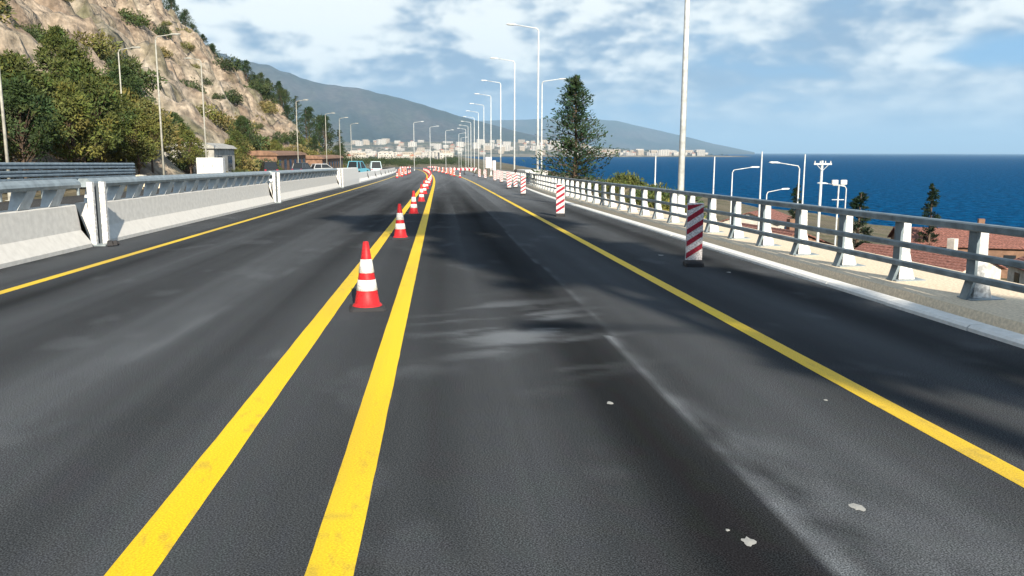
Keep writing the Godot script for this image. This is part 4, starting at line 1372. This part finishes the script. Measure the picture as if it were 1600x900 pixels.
	for q in cyp:
		var x: float = (q[0] - 686.0) / 1300.0 * q[2]
		var gy := land(x, q[2])
		var top: float = 1.6 - (q[1] - 238.0) / 1300.0 * q[2]
		var o := plant_tree("cypress", q[3], "tree", "", cy, Vector3(x, gy - 0.1, -q[2]), (top - gy) / 8.0, q[0] * 1.0)
		if q[0] == 1366: o.scale.x *= 1.5; o.scale.z *= 1.5
	# tall pines on the verge behind the viewer: their shadows fall along the lane
	var tw := [["tall bare-stemmed pine with a slim tuft on the verge behind the viewpoint", 7.7, -17.7, 18.5, 2.3, 0.765], ["shorter slim pine on the verge behind the viewpoint", 8.4, -13.2, 14.6, 2.7, 0.66], ["tall slim pine leaning among others on the verge behind the viewpoint", 8.7, -14.0, 19.5, 1.9, 0.70], ["tallest flat-topped pine on the verge behind the viewpoint", 8.8, -18.4, 21.5, 5.4, 0.90]]
	for q in tw:
		var gy: float = land(q[1], q[2])
		var pair := conifer(q[3] - gy, q[4], Color(0.035, 0.06, 0.034), 120, 230, (q[3] * q[5] - gy) / (q[3] - gy), 0.5)
		plant_tree("verge_pine", q[0], "tree", "tall pines behind the viewpoint", pair, Vector3(q[1], gy, -q[2]), 1.0, 0.0)

func house_mesh(w: float, l: float, h: float, wall: Color, roof: Color, flat_: bool) -> ArrayMesh:
	var b := MB.new()
	b.col = wall
	b.box(Vector3(0, h * 0.5 - 3.0, 0), Vector3(w, h + 6.0, l))
	b.col = roof
	if flat_: b.box(Vector3(0, h + 0.3, 0), Vector3(w + 0.6, 0.6, l + 0.6))
	else:
		var e := w * 0.54
		var z := l * 0.54
		var r := w * 0.22
		b.tri(Vector3(-e, h, z), Vector3(0, h + r, z * 0.7), Vector3(e, h, z))
		b.tri(Vector3(e, h, -z), Vector3(0, h + r, -z * 0.7), Vector3(-e, h, -z))
		b.quad(Vector3(-e, h, -z), Vector3(0, h + r, -z * 0.7), Vector3(0, h + r, z * 0.7), Vector3(-e, h, z))
		b.quad(Vector3(e, h, z), Vector3(0, h + r, z * 0.7), Vector3(0, h + r, -z * 0.7), Vector3(e, h, -z))
	b.col = Color(0.09, 0.10, 0.12)
	var fl: int = max(1, int(h / 3.2))
	for k in fl:
		for s in 4:
			b.box(Vector3(w * ((s + 0.5) / 4.0 - 0.5), 1.8 + k * 3.2, l * 0.5), Vector3(w * 0.11, 1.5, 0.3))
	return b.done()
func shore_height(x: float, dd: float) -> float:
	if dd < 2400.0: return ground(clamp(x, -118.0, 60.0), dd)
	return -17.0 + smoothstep(4700.0, 6400.0, dd) * 95.0 * (1.0 - 0.75 * smoothstep(600.0, 1800.0, x))
func build_town() -> void:
	var kinds := []
	var cw := Color(0.52, 0.50, 0.46)
	var cc := Color(0.44, 0.38, 0.30)
	var cg := Color(0.42, 0.40, 0.38)
	var tr := Color(0.36, 0.14, 0.08)
	var fr := Color(0.55, 0.53, 0.50)
	kinds.append([house_mesh(16, 14, 9, cw, fr, true), "white flat-roofed block in the distant town along the bay"])
	kinds.append([house_mesh(12, 12, 7, cw, tr, false), "white red-roofed house in the distant town along the bay"])
	kinds.append([house_mesh(20, 14, 14, cc, fr, true), "cream apartment block in the distant town along the bay"])
	kinds.append([house_mesh(14, 12, 8, cc, tr, false), "cream red-roofed house in the distant town along the bay"])
	kinds.append([house_mesh(26, 16, 7, cg, Color(0.5, 0.5, 0.5), true), "long grey shed in the distant town along the bay"])
	kinds.append([house_mesh(24, 14, 17, cw, fr, true), "tall white apartment block in the distant town along the bay"])
	for k in 290:
		var px: float
		var d: float
		if k < 130:
			px = rng.randf_range(545.0, 735.0)
			d = rng.randf_range(1500.0, 4300.0)
			if px > 690.0 + d * 0.004: px = rng.randf_range(555.0, 690.0)
		else:
			px = rng.randf_range(560.0, 1165.0)
			d = rng.randf_range(4880.0, 6100.0)
			if px > 930.0: d = rng.randf_range(4850.0, 5250.0)
		var x: float = (px - 686.0) / 1300.0 * d
		if d < 4500.0 and x > 90.0: continue
		if d > 4500.0 and x > 1740.0: continue
		var q: Array = kinds[rng.randi() % 6]
		var o := obj("town_house", q[0], M.house)
		tag(o, q[1], "building", "buildings of the distant town")
		o.position = Vector3(x, shore_height(x, d), -d)
		o.rotation.y = rng.randf_range(-0.5, 0.5)
		var sz: float = 1.0 if d < 2500 else (1.25 if d < 4500 else 1.9)
		o.scale = Vector3(sz * rng.randf_range(0.8, 1.5), sz * rng.randf_range(0.8, 1.1), sz)
	# trees between the houses, read as one mass
	var tm := bush(4.0, 6.0, Color(0.035, 0.05, 0.024), 26, 14)
	var mm := MultiMesh.new()
	mm.transform_format = MultiMesh.TRANSFORM_3D
	mm.mesh = tm
	var list := []
	for k in 1500:
		var px: float = rng.randf_range(540.0, 1160.0)
		var d: float = rng.randf_range(420.0, 4300.0) if k % 2 else rng.randf_range(4900.0, 6200.0)
		if d < 4400.0: px = rng.randf_range(540.0, 690.0 + min(45.0, 30000.0 / d))
		var x: float = (px - 686.0) / 1300.0 * d
		if d < 600.0 and x > -14.0: continue
		if d < 4500.0 and x > 95.0: continue
		if d > 4500.0 and x > 1740.0: continue
		var s: float = rng.randf_range(0.5, 1.3) * (1.0 if d < 4500.0 else 1.8)
		list.append(Transform3D(Basis(Vector3.UP, rng.randf() * TAU).scaled(Vector3(s, s, s)), Vector3(x, shore_height(x, d) - 0.5, -d)))
	mm.instance_count = list.size()
	for k in list.size(): mm.set_instance_transform(k, list[k])
	var mi := MultiMeshInstance3D.new()
	mi.name = "distant_trees"
	mi.multimesh = mm
	mi.material_override = M.leaf
	add_child(mi)
	mi.set_meta("kind", "stuff")
	tag(mi, "scattered dark trees of the coastal plain and distant town", "trees")
